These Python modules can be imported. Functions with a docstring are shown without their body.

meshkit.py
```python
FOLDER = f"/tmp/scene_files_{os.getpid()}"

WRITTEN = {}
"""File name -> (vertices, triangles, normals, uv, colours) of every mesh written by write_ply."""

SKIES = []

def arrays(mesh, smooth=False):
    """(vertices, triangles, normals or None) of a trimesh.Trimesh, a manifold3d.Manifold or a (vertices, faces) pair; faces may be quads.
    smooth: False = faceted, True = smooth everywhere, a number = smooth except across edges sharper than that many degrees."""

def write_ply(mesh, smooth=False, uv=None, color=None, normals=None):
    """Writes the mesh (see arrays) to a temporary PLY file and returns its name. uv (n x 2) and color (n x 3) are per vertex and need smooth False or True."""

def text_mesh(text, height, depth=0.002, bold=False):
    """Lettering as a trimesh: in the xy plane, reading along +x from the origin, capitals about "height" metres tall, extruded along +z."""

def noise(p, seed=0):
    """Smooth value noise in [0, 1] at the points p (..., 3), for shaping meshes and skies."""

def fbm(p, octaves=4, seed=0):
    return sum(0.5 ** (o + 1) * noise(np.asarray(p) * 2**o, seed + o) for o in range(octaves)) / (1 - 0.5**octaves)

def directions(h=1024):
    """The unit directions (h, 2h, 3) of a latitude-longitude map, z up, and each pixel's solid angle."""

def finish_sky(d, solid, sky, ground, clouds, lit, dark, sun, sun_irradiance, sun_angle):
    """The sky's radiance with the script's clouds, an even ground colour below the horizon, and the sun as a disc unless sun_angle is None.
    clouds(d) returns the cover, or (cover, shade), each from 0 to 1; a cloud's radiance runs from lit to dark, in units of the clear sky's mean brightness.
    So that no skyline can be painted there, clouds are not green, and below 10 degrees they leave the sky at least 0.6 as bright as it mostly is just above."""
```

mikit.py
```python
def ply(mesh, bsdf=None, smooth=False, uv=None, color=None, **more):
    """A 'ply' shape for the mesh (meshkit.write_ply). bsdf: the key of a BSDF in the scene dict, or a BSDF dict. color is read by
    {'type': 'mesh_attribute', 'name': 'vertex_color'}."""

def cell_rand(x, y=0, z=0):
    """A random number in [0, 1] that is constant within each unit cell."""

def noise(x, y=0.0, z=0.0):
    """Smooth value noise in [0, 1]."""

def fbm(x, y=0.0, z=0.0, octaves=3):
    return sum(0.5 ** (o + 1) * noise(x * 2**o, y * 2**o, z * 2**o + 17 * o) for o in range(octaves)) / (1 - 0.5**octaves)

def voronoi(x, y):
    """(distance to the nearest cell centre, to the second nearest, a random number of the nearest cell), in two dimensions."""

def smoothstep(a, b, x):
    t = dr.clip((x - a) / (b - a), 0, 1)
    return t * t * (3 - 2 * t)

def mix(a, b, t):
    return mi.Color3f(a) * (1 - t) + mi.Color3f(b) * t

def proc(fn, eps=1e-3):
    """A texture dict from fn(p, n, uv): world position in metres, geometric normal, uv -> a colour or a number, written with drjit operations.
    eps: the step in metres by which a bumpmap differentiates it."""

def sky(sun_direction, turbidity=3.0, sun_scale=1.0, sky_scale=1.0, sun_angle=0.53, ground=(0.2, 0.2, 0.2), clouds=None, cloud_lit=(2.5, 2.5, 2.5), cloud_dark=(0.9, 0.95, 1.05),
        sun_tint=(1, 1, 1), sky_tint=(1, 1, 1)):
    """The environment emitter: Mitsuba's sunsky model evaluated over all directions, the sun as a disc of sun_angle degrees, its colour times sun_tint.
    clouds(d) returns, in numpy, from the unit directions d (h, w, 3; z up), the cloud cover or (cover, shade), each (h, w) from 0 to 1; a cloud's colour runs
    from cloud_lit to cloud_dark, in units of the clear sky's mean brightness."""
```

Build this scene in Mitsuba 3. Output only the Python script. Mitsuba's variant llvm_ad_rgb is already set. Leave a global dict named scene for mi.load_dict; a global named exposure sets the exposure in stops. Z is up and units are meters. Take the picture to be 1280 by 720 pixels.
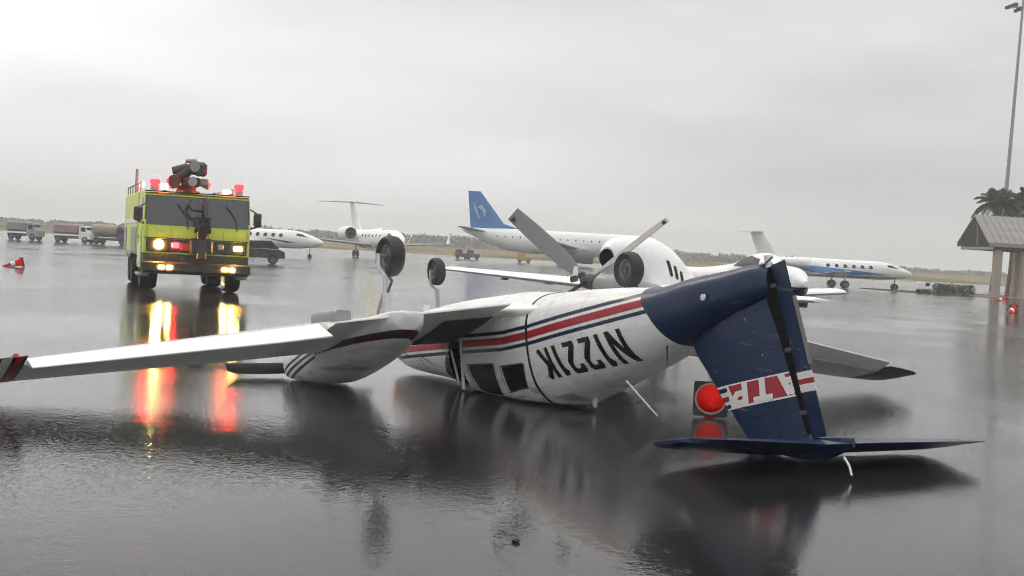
import math, random
import numpy as np, trimesh, mitsuba as mi, drjit as dr, mikit, meshkit
from mikit import proc, noise, fbm, voronoi, smoothstep, mix
from scipy.interpolate import PchipInterpolator
from shapely.geometry import Polygon, box as sbox, Point
from shapely import affinity

rng = np.random.default_rng(7)
random.seed(7)
A = np.array
scene, labels = {}, {}

# ------------------------------------------------------------------ camera, sky, exposure
F, CAM_H, PITCH, ROLL = 1613.2, 1.6, 0.0273, 0.055
_c, _s, _cr, _sr = math.cos(PITCH), math.sin(PITCH), math.cos(ROLL), math.sin(ROLL)
_up = A([0, _s, _c]) * _cr - A([1.0, 0, 0]) * _sr
scene['camera'] = {'type': 'perspective', 'fov': 2 * math.degrees(math.atan(640 / F)), 'fov_axis': 'x', 'near_clip': 0.1, 'far_clip': 6000.0,
                   'to_world': mi.ScalarTransform4f().look_at(origin=[0, 0, CAM_H], target=[0, _c, CAM_H - _s], up=_up.tolist())}
exposure = 1.80


def clouds(d):
    e = np.clip(d[..., 2], 0, 1)
    az = np.arctan2(d[..., 0], d[..., 1])
    q = np.stack([az * 3.2, e * 14, 0 * e], -1)
    n = meshkit.fbm(q + 3.1, 5, 3)
    n2 = meshkit.fbm(np.stack([d[..., 0] * 2, d[..., 1] * 2, e * 5], -1) + 9, 4, 5)
    # an overcast brightens towards the zenith; a thinner, brighter part of the cloud lies over the left
    left = np.exp(-((az + 0.40) / 0.26) ** 2 - ((e - 0.13) / 0.085) ** 2)
    low = np.exp(-((az + 0.30) / 0.35) ** 2 - ((e - 0.03) / 0.05) ** 2)
    bright = 0.19 + 0.04 * e + 0.75 * e * e + 0.33 * left + 0.13 * low + 0.04 * np.exp(-((e - 0.04) / 0.05) ** 2) + 0.42 * (n - 0.5) + 0.18 * (n2 - 0.5)
    return np.ones_like(e), 1 - np.clip(bright, 0, 1)


scene['sky'] = mikit.sky((-0.55, 0.6, 0.75), turbidity=3, sun_scale=0.1, sun_angle=20, clouds=clouds, cloud_lit=(5.8, 5.8, 5.8), cloud_dark=(1.51, 1.54, 1.54), ground=(0.12, 0.12, 0.12))

# ------------------------------------------------------------------ small tools


def px_at(px, py, d):
    u, v_ = px - 640, py - 360
    u, v_ = u * _cr + v_ * _sr, -u * _sr + v_ * _cr
    q = A([u / F, _c + (-v_ / F) * _s, -_s + (-v_ / F) * _c])
    return A([0, 0, CAM_H]) + q * d / q[1]


def label(key, text=None, cat=None, group=None, kind=None):
    d = labels.setdefault(key, {})
    for k, v in (('label', text), ('category', cat), ('group', group), ('kind', kind)):
        if v:
            d[k] = v
    return key


_used = set()


def numbered(key):
    k, i = key, 0
    while k in _used:
        i += 1
        k = f'{key}_{i:03d}'
    _used.add(k)
    return k


def add(parent, name, mesh, bsdf, tf=None, smooth=35, uv=None, emit=None, lab=None):
    """One entry of the scene. tf moves the vertices (n x 3) from the thing's own frame into the world; uv(vertices) is taken in the thing's own frame."""
    key = numbered(f'{parent}__{name}' if parent else name)
    m = mesh.copy()
    if smooth:
        m = trimesh.graph.smooth_shade(m, angle=math.radians(smooth), facet_minarea=None)
    local = A(m.vertices)
    u = uv(local) if uv else None
    w = tf(local) if tf else local
    f = A(m.faces)
    if tf is not None and len(f):
        b = np.eye(3) * 0.01
        o = tf(A([[0.0, 0, 3.0]]))[0]
        j = tf(b + A([0, 0, 3.0])) - o
        if np.linalg.det(j) < 0:
            f = f[:, ::-1]
    m = trimesh.Trimesh(w, f, process=False)
    scene[key] = mikit.ply(m, bsdf, smooth=bool(smooth), uv=u)
    if emit is not None:
        scene[key]['emitter'] = {'type': 'area', 'radiance': {'type': 'rgb', 'value': list(emit)}}
    if lab:
        labels[key] = {'label': lab}
    return key


def thing(name, text, cat, group=None):
    key = numbered(name)
    label(key, text, cat, group)
    return key


def frame(pos, heading):
    """x aft, y right, z up  ->  world."""
    h = A([heading[0], heading[1], 0.0])
    h /= np.linalg.norm(h)
    M = np.stack([-h, A([h[1], -h[0], 0]), A([0, 0, 1.0])], 1)
    p = A([pos[0], pos[1], pos[2] if len(pos) > 2 else 0.0])
    return lambda v: v @ M.T + p


def flat(ex, pos):
    """x along ex (a direction on the ground), y a quarter turn to the left of it, z up."""
    e = A([ex[0], ex[1], 0.0])
    e /= np.linalg.norm(e)
    M = np.stack([e, A([-e[1], e[0], 0]), A([0, 0, 1.0])], 1)
    p = A([pos[0], pos[1], pos[2] if len(pos) > 2 else 0.0])
    return lambda v: v @ M.T + p


def cat_(ms):
    return trimesh.util.concatenate(ms)


def cbox(x0, x1, y0, y1, z0, z1, b=0.02):
    """A box with chamfered edges."""
    b = min(b, 0.45 * min(x1 - x0, y1 - y0, z1 - z0))
    pts = []
    for sx in (0, 1):
        for sy in (0, 1):
            for sz in (0, 1):
                c = A([(x0, x1)[sx], (y0, y1)[sy], (z0, z1)[sz]], float)
                d = A([1 - 2 * sx, 1 - 2 * sy, 1 - 2 * sz]) * b
                for k in range(3):
                    q = c + d
                    q[k] = c[k]
                    pts.append(q)
    return trimesh.Trimesh(A(pts)).convex_hull


def cyl(p0, p1, r0, r1=None, n=16, cap=True):
    p0, p1 = A(p0, float), A(p1, float)
    r1 = r0 if r1 is None else r1
    z = (p1 - p0) / np.linalg.norm(p1 - p0)
    x = np.cross(z, [0, 0, 1] if abs(z[2]) < 0.9 else [1, 0, 0])
    x /= np.linalg.norm(x)
    y = np.cross(z, x)
    a = np.arange(n) * 2 * np.pi / n
    ring = np.cos(a)[:, None] * x + np.sin(a)[:, None] * y
    return ruled([p0 + ring * r0, p1 + ring * r1], cap)


def tube(path, r, n=10):
    ms = [cyl(a, b, r, n=n) for a, b in zip(path[:-1], path[1:])]
    return cat_(ms)


def ruled(rings, cap=True):
    rings = [A(r, float) for r in rings]
    n = len(rings[0])
    v = np.vstack(rings)
    i = np.arange(n)
    j = (i + 1) % n
    f = []
    for k in range(len(rings) - 1):
        a, b = k * n, (k + 1) * n
        f += [np.stack([a + i, a + j, b + j], 1), np.stack([a + i, b + j, b + i], 1)]
    if cap:
        for base, flip in ((0, True), ((len(rings) - 1) * n, False)):
            c = len(v)
            v = np.vstack([v, v[base:base + n].mean(0)[None]])
            t = np.stack([np.full(n, c), base + i, base + j], 1)
            f.append(t[:, ::-1] if flip else t)
    m = trimesh.Trimesh(v, np.vstack(f), process=False)
    if cap and m.volume < 0:
        m.invert()
    return m


class Loft:
    """A body along x: rows of (x, centre height, half width, height above, height below), superellipse sections."""

    def __init__(self, rows, n=2.4, y0=0.0):
        r = A(rows, float)
        self.x, self.n, self.y0 = r[:, 0], n, y0
        self.i = [PchipInterpolator(r[:, 0], r[:, k]) for k in range(1, 5)]

    def at(self, x):
        x = np.clip(x, self.x[0], self.x[-1])
        return [np.maximum(i(x), 1e-4) if k else i(x) for k, i in enumerate(self.i)]

    def mesh(self, nx=60, ring=48, x0=None, x1=None):
        a, b = self.x[0] if x0 is None else x0, self.x[-1] if x1 is None else x1
        xs = np.unique(np.concatenate([np.linspace(a, b, nx), self.x[(self.x > a) & (self.x < b)]]))
        if x0 is None:
            xs = np.unique(np.concatenate([xs, a + (xs[1] - a) * A([0.05, 0.2, 0.5])]))
        t = np.arange(ring) * 2 * np.pi / ring
        c, s = np.cos(t), np.sin(t)
        cs, ss = np.sign(c) * np.abs(c) ** (2 / self.n), np.sign(s) * np.abs(s) ** (2 / self.n)
        rings = []
        for x in xs:
            zc, hw, ht, hb = self.at(x)
            rings.append(np.stack([np.full(ring, x), self.y0 + hw * cs, zc + np.where(ss > 0, ht, hb) * ss], 1))
        return ruled(rings)

    def y(self, x, z):
        zc, hw, ht, hb = self.at(x)
        q = np.abs(z - zc) / np.where(z > zc, ht, hb)
        return hw * np.maximum(1 - np.clip(q, 0, 1) ** self.n, 0) ** (1 / self.n)

    def patch(self, poly, side=1, off=0.004, size=0.06):
        """A polygon in (x, z) laid on the flank of the body."""
        m = poly if isinstance(poly, trimesh.Trimesh) else trimesh.Trimesh(*_tri(poly), process=False)
        v, f = trimesh.remesh.subdivide_to_size(m.vertices, m.faces, size, max_iter=12)
        y = self.y0 + side * (self.y(v[:, 0], v[:, 1]) + off)
        out = trimesh.Trimesh(np.stack([v[:, 0], y, v[:, 1]], 1), f, process=False)
        out.merge_vertices()
        if (out.face_normals[:, 1].mean()) * side < 0:
            out.invert()
        return out


def _tri(poly):
    v, f = trimesh.creation.triangulate_polygon(poly, engine='earcut')
    return np.pad(v, ((0, 0), (0, 1))), f


def foil(c0, c1, t, n=12):
    """An aerofoil's outline between the chord fractions c0 and c1: (fraction, half thickness) upper side, then lower side back."""
    b = np.linspace(0, np.pi, n)
    x = c0 + (c1 - c0) * (1 - np.cos(b)) / 2 if c0 == 0 else np.linspace(c0, c1, n)
    y = 5 * t * (0.2969 * np.sqrt(np.maximum(x, 0)) - 0.126 * x - 0.3516 * x**2 + 0.2843 * x**3 - 0.1 * x**4) + 0.003
    return np.concatenate([x, x[::-1]]), np.concatenate([y, -0.75 * y[::-1]])


def wing(secs, c0=0.0, c1=1.0, up=(0, 0, 1), aft=(1, 0, 0), n=12):
    """secs: (leading edge point, chord, thickness ratio)."""
    rings = []
    for p, ch, t in secs:
        x, y = foil(c0, c1, t, n)
        rings.append(A(p) + np.outer(x * ch, aft) + np.outer(y * ch, up))
    return ruled(rings)


def hinge(mesh, p0, p1, deg):
    m = mesh.copy()
    m.apply_transform(trimesh.transformations.rotation_matrix(math.radians(deg), A(p1, float) - A(p0, float), p0))
    return m


def lerp_secs(a, b, t0, t1, k=2):
    return [tuple((A(x, float) * (1 - t) + A(y, float) * t) for x, y in zip(a, b)) for t in np.linspace(t0, t1, k)]


def lathe(profile, centre, axis='y', n=28):
    """profile: (radius, position along the axis)."""
    m = trimesh.creation.revolve(A(profile, float), sections=n)
    if axis == 'y':
        m.apply_transform(trimesh.transformations.rotation_matrix(math.pi / 2, [1, 0, 0]))
    elif axis == 'x':
        m.apply_transform(trimesh.transformations.rotation_matrix(math.pi / 2, [0, 1, 0]))
    m.apply_translation(centre)
    if m.volume < 0:
        m.invert()
    return m


def tyre_mesh(c, r, w, axis='y', n=28):
    h = w / 2
    return lathe([(r * 0.56, -h * 0.7), (r * 0.7, -h * 0.95), (r * 0.88, -h), (r * 0.97, -h * 0.7), (r, -h * 0.3), (r, h * 0.3), (r * 0.97, h * 0.7), (r * 0.88, h), (r * 0.7, h * 0.95), (r * 0.56, h * 0.7), (r * 0.56, -h * 0.7)], c, axis, n)


def rim_mesh(c, r, w, axis='y', n=24):
    h = w / 2
    return lathe([(0, -h * 0.62), (r * 0.16, -h * 0.75), (r * 0.2, -h * 0.5), (r * 0.42, -h * 0.4), (r * 0.5, -h * 0.72), (r * 0.57, -h * 0.7), (r * 0.57, h * 0.7), (r * 0.5, h * 0.72), (r * 0.42, h * 0.4), (r * 0.2, h * 0.5), (r * 0.16, h * 0.75), (0, h * 0.62)], c, axis, n)


def wheel(parent, name, c, r, w, tf, axis='y', rim='steel_grey', n=28):
    k = add(parent, name, tyre_mesh(c, r, w, axis, n), 'rubber', tf)
    add(k, 'rim', rim_mesh(c, r, w, axis, n), rim, tf)
    return k


def text_flat(text, height, bold=True):
    m = meshkit.text_mesh(text, height, 0.01, bold)
    keep = m.face_normals[:, 2] > 0.9
    t = m.submesh([np.nonzero(keep)[0]], append=True)
    v = A(t.vertices)
    v[:, 2] = 0
    return trimesh.Trimesh(v, t.faces, process=False)


def ellipse(x, z, a, b, n=14):
    t = np.arange(n) * 2 * np.pi / n
    return Polygon(np.stack([x + a * np.cos(t), z + b * np.sin(t)], 1))


def rrect(x0, x1, z0, z1, r):
    return sbox(x0 + r, z0 + r, x1 - r, z1 - r).buffer(r, 4)


# ------------------------------------------------------------------ materials


def paint(c, rough=0.28, coat=0.6, metallic=0.0, spec=0.5):
    return {'type': 'twosided', 'bsdf': {'type': 'principled', 'base_color': {'type': 'rgb', 'value': list(c)}, 'roughness': rough, 'clearcoat': coat, 'clearcoat_gloss': 0.9, 'metallic': metallic, 'specular': spec}}


def tex_paint(fn, rough=0.28, coat=0.6, spec=0.5, bump=None):
    if bump is not None:
        return {'type': 'twosided', 'bsdf': {'type': 'bumpmap', 'texture': proc(bump, 0.01), 'scale': 1.0, 'bsdf': {'type': 'principled', 'base_color': proc(fn), 'roughness': rough, 'clearcoat': coat, 'clearcoat_gloss': 0.9, 'specular': spec}}}
    return {'type': 'twosided', 'bsdf': {'type': 'principled', 'base_color': proc(fn), 'roughness': rough, 'clearcoat': coat, 'clearcoat_gloss': 0.9, 'specular': spec}}


def grime(col, p, amount=0.25, s=3.0):
    d = fbm(p.x * s, p.y * s, p.z * s, 3) * 0.7 + 0.3 * noise(p.x * 23, p.y * 23, p.z * 9)
    return mix(col, mi.Color3f(col) * 0.6, smoothstep(0.5, 0.85, d) * amount)


WHITE, NAVY, RED = (0.72, 0.72, 0.70), (0.005, 0.016, 0.052), (0.34, 0.018, 0.028)


def band(v, a, b, w=0.006):
    return smoothstep(a - w, a + w, v) * (1 - smoothstep(b - w, b + w, v))


def livery_twin(p, n, uv):
    x, z = uv.x, uv.y
    c = mi.Color3f(*WHITE)
    # a seam between the skin panels and a row of rivets fade in the rain; the stripes run the length of the body
    c = mix(c, (0.30, 0.30, 0.30), band(z, 0.985, 0.990, 0.003) * 0.5)
    for s in (1.55, 2.62, 3.72, 5.28):
        c = mix(c, (0.25, 0.25, 0.25), band(x, s - 0.004, s + 0.004, 0.003) * 0.7)
    rise = dr.maximum(x - 4.4, 0) * -0.045
    zs = z - rise
    for a, b, col in ((1.085, 1.125, NAVY), (1.155, 1.235, RED), (1.265, 1.305, NAVY)):
        c = mix(c, col, band(zs, a, b, 0.004))
    edge = x - (6.02 + 0.62 * (z - 0.95) + 0.10 * dr.square(dr.maximum(z - 1.25, 0)))
    navy = mix(NAVY, (0.008, 0.025, 0.075), noise(p.x * 2, p.y * 2, p.z * 2))
    c = rivets(wear(c, p, x, z), x, z)
    navy = mix(navy, (0.10, 0.11, 0.13), smoothstep(0.66, 0.78, fbm(x * 2, z * 30, p.y * 3, 3)) * 0.25)
    c = mix(c, navy, smoothstep(-0.006, 0.006, edge))
    return grime(c, p, 0.4)


def buckles(p, n, uv):
    return fbm(p.x * 2.6, p.y * 2.6, p.z * 2.6, 3) * 0.022 + noise(p.x * 14, p.y * 14, p.z * 14) * 0.0012


def rivets(c, x, z):
    r = mi.Float(0)
    for s in (1.52, 2.58, 3.69, 5.25, 5.31):
        f = z * 22
        r = dr.maximum(r, dr.select(dr.abs(f - dr.floor(f) - 0.5) < 0.16, band(x, s - 0.004, s + 0.004, 0.002), 0.0))
    for s in (0.97, 1.345):
        f = x * 22
        r = dr.maximum(r, dr.select(dr.abs(f - dr.floor(f) - 0.5) < 0.16, band(z, s - 0.004, s + 0.004, 0.002), 0.0))
    return mix(c, (0.3, 0.3, 0.3), r * 0.75)


def wear(c, p, x, z):
    """Scrapes and splashed dirt on the roof side, oil streaks along the belly."""
    low = smoothstep(1.45, 1.9, z)
    m = smoothstep(0.55, 0.72, fbm(x * 3 + 5, z * 16, p.y * 4, 3)) * low
    c = mix(c, (0.16, 0.15, 0.135), m * 0.7)
    spk = smoothstep(0.80, 0.9, noise(p.x * 38, p.y * 38, p.z * 38)) * smoothstep(0.4, 0.65, fbm(p.x * 2 + 3, p.y * 2, p.z * 2, 2))
    c = mix(c, (0.12, 0.11, 0.10), spk * 0.55)
    oil = smoothstep(0.60, 0.75, fbm(x * 1.2 + 2, z * 22, p.y * 10, 3)) * smoothstep(1.02, 0.8, z)
    return mix(c, (0.22, 0.21, 0.19), oil * 0.5)


def livery_nacelle(p, n, uv):
    x, z = uv.x, uv.y
    c = mi.Color3f(*WHITE)
    c = mix(c, (0.2, 0.2, 0.2), band(x, 2.42, 2.43, 0.003) * 0.8)
    x = x - 0.22
    k = z - (1.205 + dr.minimum(dr.maximum(2.55 - x, -0.1), 1.1) * 0.155)
    front = smoothstep(2.62, 2.60, x)
    for a in (-0.07, -0.01, 0.05):
        c = mix(c, (0.05, 0.03, 0.04), band(k, a, a + 0.028, 0.004) * (1 - smoothstep(2.60, 2.64, x)) * smoothstep(1.42, 1.6, x))
    c = mix(c, (0.55, 0.28, 0.27), band(x, 1.3, 1.56, 0.03) * band(k, -0.1, 0.12, 0.02) * 0.8)
    c = mix(c, (0.06, 0.025, 0.035), band(z + 0.02 * (x - 2.6), 1.17, 1.235, 0.004) * smoothstep(2.6, 2.64, x))
    return grime(wear(c, p, x, z + .35), p, 0.4, 4)


def plain_white(p, n, uv):
    return grime(mi.Color3f(0.78, 0.78, 0.765), p, 0.35, 2.0)


def navy_paint(p, n, uv):
    c = navy0(p)
    c = mix(c, (0.16, 0.17, 0.19), smoothstep(0.70, 0.80, fbm(p.x * 3 + p.z * 2, p.y * 3, p.z * 24, 3)) * 0.35)
    return mix(c, (0.30, 0.30, 0.30), smoothstep(0.86, 0.92, noise(p.x * 30, p.y * 30, p.z * 30)) * smoothstep(0.52, 0.7, fbm(p.x * 2.2, p.y * 2.2, p.z * 2.2 + 4, 2)) * 0.7)


def navy0(p):
    return mix(NAVY, (0.008, 0.025, 0.075), fbm(p.x * 1.7, p.y * 1.7, p.z * 1.7))


def asphalt(p, n, uv):
    a = fbm(p.x * 0.35, p.y * 0.35, 0.0, 3)
    b = noise(p.x * 60, p.y * 60)
    c = mix((0.008, 0.008, 0.0085), (0.021, 0.0205, 0.0195), a)
    c = mix(c, mi.Color3f(c) * 1.8, smoothstep(0.72, 0.95, b) * 0.6)
    return mix(c, (0.07, 0.065, 0.058), smoothstep(0.60, 0.8, fbm(p.x * 0.9 + 40, p.y * 0.25, 3.0, 3)) * 0.25)


def wet_rough(p, n, uv):
    return wet_rough0(p)


def wet_rough0(p):
    a = fbm(p.x * 0.5 + 11, p.y * 0.22, 2.0, 3)
    return 0.035 + 0.10 * smoothstep(0.42, 0.68, a)


def ripples(p, n, uv):
    a = noise(p.x * 5, p.y * 5, 1.0) * 0.0006 + noise(p.x * 22 + 5, p.y * 22, 2.0) * 0.00075 + noise(p.x * 58, p.y * 58, 4.0) * 0.0011
    calm = 0.35 + 0.65 * smoothstep(0.35, 0.65, fbm(p.x * 0.3 + 7, p.y * 0.3 + 2, 0.0, 2))
    d, _, w = voronoi(p.x * 9 + noise(p.x * 2.3, p.y * 2.3), p.y * 9 + noise(p.x * 2.1, p.y * 2.7, 3.0))          # rings where rain drops have just struck
    r = d - 0.30 * w
    ring = dr.cos(r * (34 + 40 * w)) * dr.exp(-dr.square(r * 8)) * 0.00022 * smoothstep(0.60, 1.0, w)
    return a * calm + ring


def grass_col(p, n, uv):
    a = fbm(p.x * 0.05, p.y * 0.012, 1.0, 3)
    return mix((0.22, 0.17, 0.085), (0.12, 0.115, 0.05), smoothstep(0.4, 0.62, a))


def leaf_col(p, n, uv):
    return mix((0.022, 0.036, 0.016), (0.055, 0.065, 0.03), fbm(p.x * 0.4, p.y * 0.4, p.z * 0.4, 3))


def truck_yellow(p, n, uv):
    return grime(mix((0.52, 0.63, 0.025), (0.44, 0.54, 0.03), noise(p.x, p.y, p.z * 2)), p, 0.5, 2)


def metal_roof(p, n, uv):
    return mix((0.29, 0.27, 0.235), (0.20, 0.19, 0.17), fbm(p.x * 0.8, p.y * 0.8, p.z * 3, 3))


def stucco(p, n, uv):
    return mix((0.42, 0.36, 0.29), (0.33, 0.275, 0.22), fbm(p.x * 2, p.y * 2, p.z * 1.2, 3))


scene['wet_asphalt'] = {'type': 'bumpmap', 'texture': proc(ripples, 0.004), 'scale': 1.0,
                        'bsdf': {'type': 'principled', 'base_color': proc(asphalt), 'roughness': proc(wet_rough), 'specular': 0.36}}
scene['cone_plastic'] = {'type': 'principledthin', 'base_color': {'type': 'rgb', 'value': [0.80, 0.02, 0.012]}, 'roughness': 0.4, 'diff_trans': 1.0}
scene['dry_grass'] = {'type': 'twosided', 'bsdf': {'type': 'diffuse', 'reflectance': proc(grass_col)}}
scene['woods_green'] = {'type': 'twosided', 'bsdf': {'type': 'diffuse', 'reflectance': {'type': 'rgb', 'value': [0.026, 0.036, 0.018]}}}
scene['palm_green'] = {'type': 'twosided', 'bsdf': {'type': 'principled', 'base_color': {'type': 'rgb', 'value': [0.085, 0.11, 0.045]}, 'roughness': 0.5, 'specular': 0.3}}
scene['hedge_green'] = {'type': 'twosided', 'bsdf': {'type': 'diffuse', 'reflectance': {'type': 'rgb', 'value': [0.075, 0.095, 0.022]}}}
scene['foliage'] = {'type': 'twosided', 'bsdf': {'type': 'principled', 'base_color': proc(leaf_col), 'roughness': 0.6, 'specular': 0.3}}
scene['twin_livery'] = tex_paint(livery_twin, 0.28, 0.4, 0.4, buckles)
scene['nacelle_livery'] = tex_paint(livery_nacelle, 0.28, 0.5, 0.5, buckles)
scene['white_paint'] = tex_paint(plain_white)
scene['navy_paint'] = tex_paint(navy_paint, 0.27, 0.3, 0.35, lambda p, n, uv: fbm(p.x * 3, p.y * 3, p.z * 3, 2) * 0.010)
scene['yellow_paint'] = tex_paint(truck_yellow, 0.3, 0.8)
scene['metal_roofing'] = tex_paint(metal_roof, 0.4, 0.2)
scene['stucco'] = {'type': 'twosided', 'bsdf': {'type': 'diffuse', 'reflectance': proc(stucco)}}
for k, v in {'navy_flat': paint(NAVY), 'red_flat': paint(RED), 'white_flat': paint(WHITE), 'black_paint': paint((0.008, 0.008, 0.009)), 'rubber': paint((0.014, 0.014, 0.014), 0.55, 0.1),
             'dark_glass': paint((0.006, 0.007, 0.008), 0.12, 0.3, 0, 0.35), 'dark_void': paint((0.006, 0.006, 0.006), 0.7, 0.0, 0, 0.1), 'steel_grey': paint((0.12, 0.12, 0.12), 0.35, 0.0, 0.6),
             'grey_metal': paint((0.30, 0.30, 0.30), 0.38, 0.1, 0.25), 'blade_grey': paint((0.21, 0.215, 0.22), 0.45, 0.1), 'alloy': paint((0.55, 0.55, 0.55), 0.3, 0.0, 0.8), 'cone_orange': paint((0.62, 0.028, 0.016), 0.42, 0.2),
             'collar_white': paint((0.7, 0.68, 0.66), 0.4, 0.1), 'grey_paint': paint((0.22, 0.22, 0.215)), 'deep_grey': paint((0.05, 0.05, 0.052), 0.5, 0.1), 'olive_paint': paint((0.020, 0.016, 0.006), 0.4, 0.4),
             'blue_tail': paint((0.002, 0.13, 0.40), 0.3, 0.6), 'pale_blue': paint((0.28, 0.40, 0.60), 0.3, 0.5), 'sky_blue': paint((0.06, 0.17, 0.40), 0.3, 0.5), 'tan_paint': paint((0.24, 0.20, 0.15), 0.45, 0.2), 'pink_paint': paint((0.30, 0.205, 0.20), 0.45, 0.2),
             'amber_paint': paint((0.55, 0.30, 0.04), 0.4, 0.3), 'red_lens': paint((0.5, 0.01, 0.015), 0.15, 1.0), 'clear_lens': paint((0.6, 0.6, 0.55), 0.15, 1.0), 'wood_brown': paint((0.10, 0.065, 0.045), 0.7, 0.0), 'rust_red': paint((0.16, 0.035, 0.025), 0.5, 0.1),
             'teal_paint': paint((0.16, 0.24, 0.24), 0.5, 0.1), 'cream_panel': paint((0.55, 0.52, 0.42), 0.35, 0.4), 'windscreen': paint((0.018, 0.023, 0.028), 0.08, 1.0, 0, 0.6), 'dead_leaf': paint((0.05, 0.022, 0.012), 0.6, 0.0), 'trunk_brown': paint((0.12, 0.09, 0.065), 0.8, 0.0)}.items():
    scene[k] = v

# ------------------------------------------------------------------ ground and far land


def sheet(xs, ys, zf):
    X, Y = np.meshgrid(xs, ys, indexing='ij')
    v = np.stack([X.ravel(), Y.ravel(), zf(X, Y).ravel()], 1)
    n, m = len(xs), len(ys)
    i, j = np.meshgrid(np.arange(n - 1), np.arange(m - 1), indexing='ij')
    a = (i * m + j).ravel()
    return trimesh.Trimesh(v, np.vstack([np.stack([a, a + m, a + m + 1], 1), np.stack([a, a + m + 1, a + 1], 1)]), process=False)


scene['air'] = {'type': 'homogeneous', 'albedo': {'type': 'rgb', 'value': [0.95, 0.955, 0.96]}, 'sigma_t': 0.00095}
scene['haze'] = {'type': 'cube', 'to_world': mi.ScalarTransform4f().translate([0, 600, 16.5]).scale([1700, 1000, 17.5]), 'bsdf': {'type': 'null'}, 'interior': {'type': 'ref', 'id': 'air'}}
scene['camera']['medium'] = {'type': 'ref', 'id': 'air'}
label('haze', kind='stuff')


def bank(X, Y):
    n = meshkit.fbm(np.stack([X * 0.01, Y * 0.01, 0 * X], -1), 3, 2)
    t = np.clip((Y - 330) / 130, 0, 1)
    return -0.03 + (2.3 + 1.2 * (n - 0.5)) * t * t * (3 - 2 * t)


add(None, 'grass_field', sheet(np.linspace(-1600, 1600, 90), np.concatenate([np.linspace(-300, 250, 4), np.linspace(300, 560, 40), np.linspace(620, 1560, 10)]), bank), 'dry_grass', smooth=60)
label('grass_field', kind='structure')
apron = sheet(np.linspace(-700, 900, 9), np.linspace(-120, 345, 9), lambda X, Y: 0 * X)
add(None, 'wet_apron', apron, 'wet_asphalt', smooth=False, uv=lambda v: v[:, :2])
label('wet_apron', kind='structure')


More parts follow.
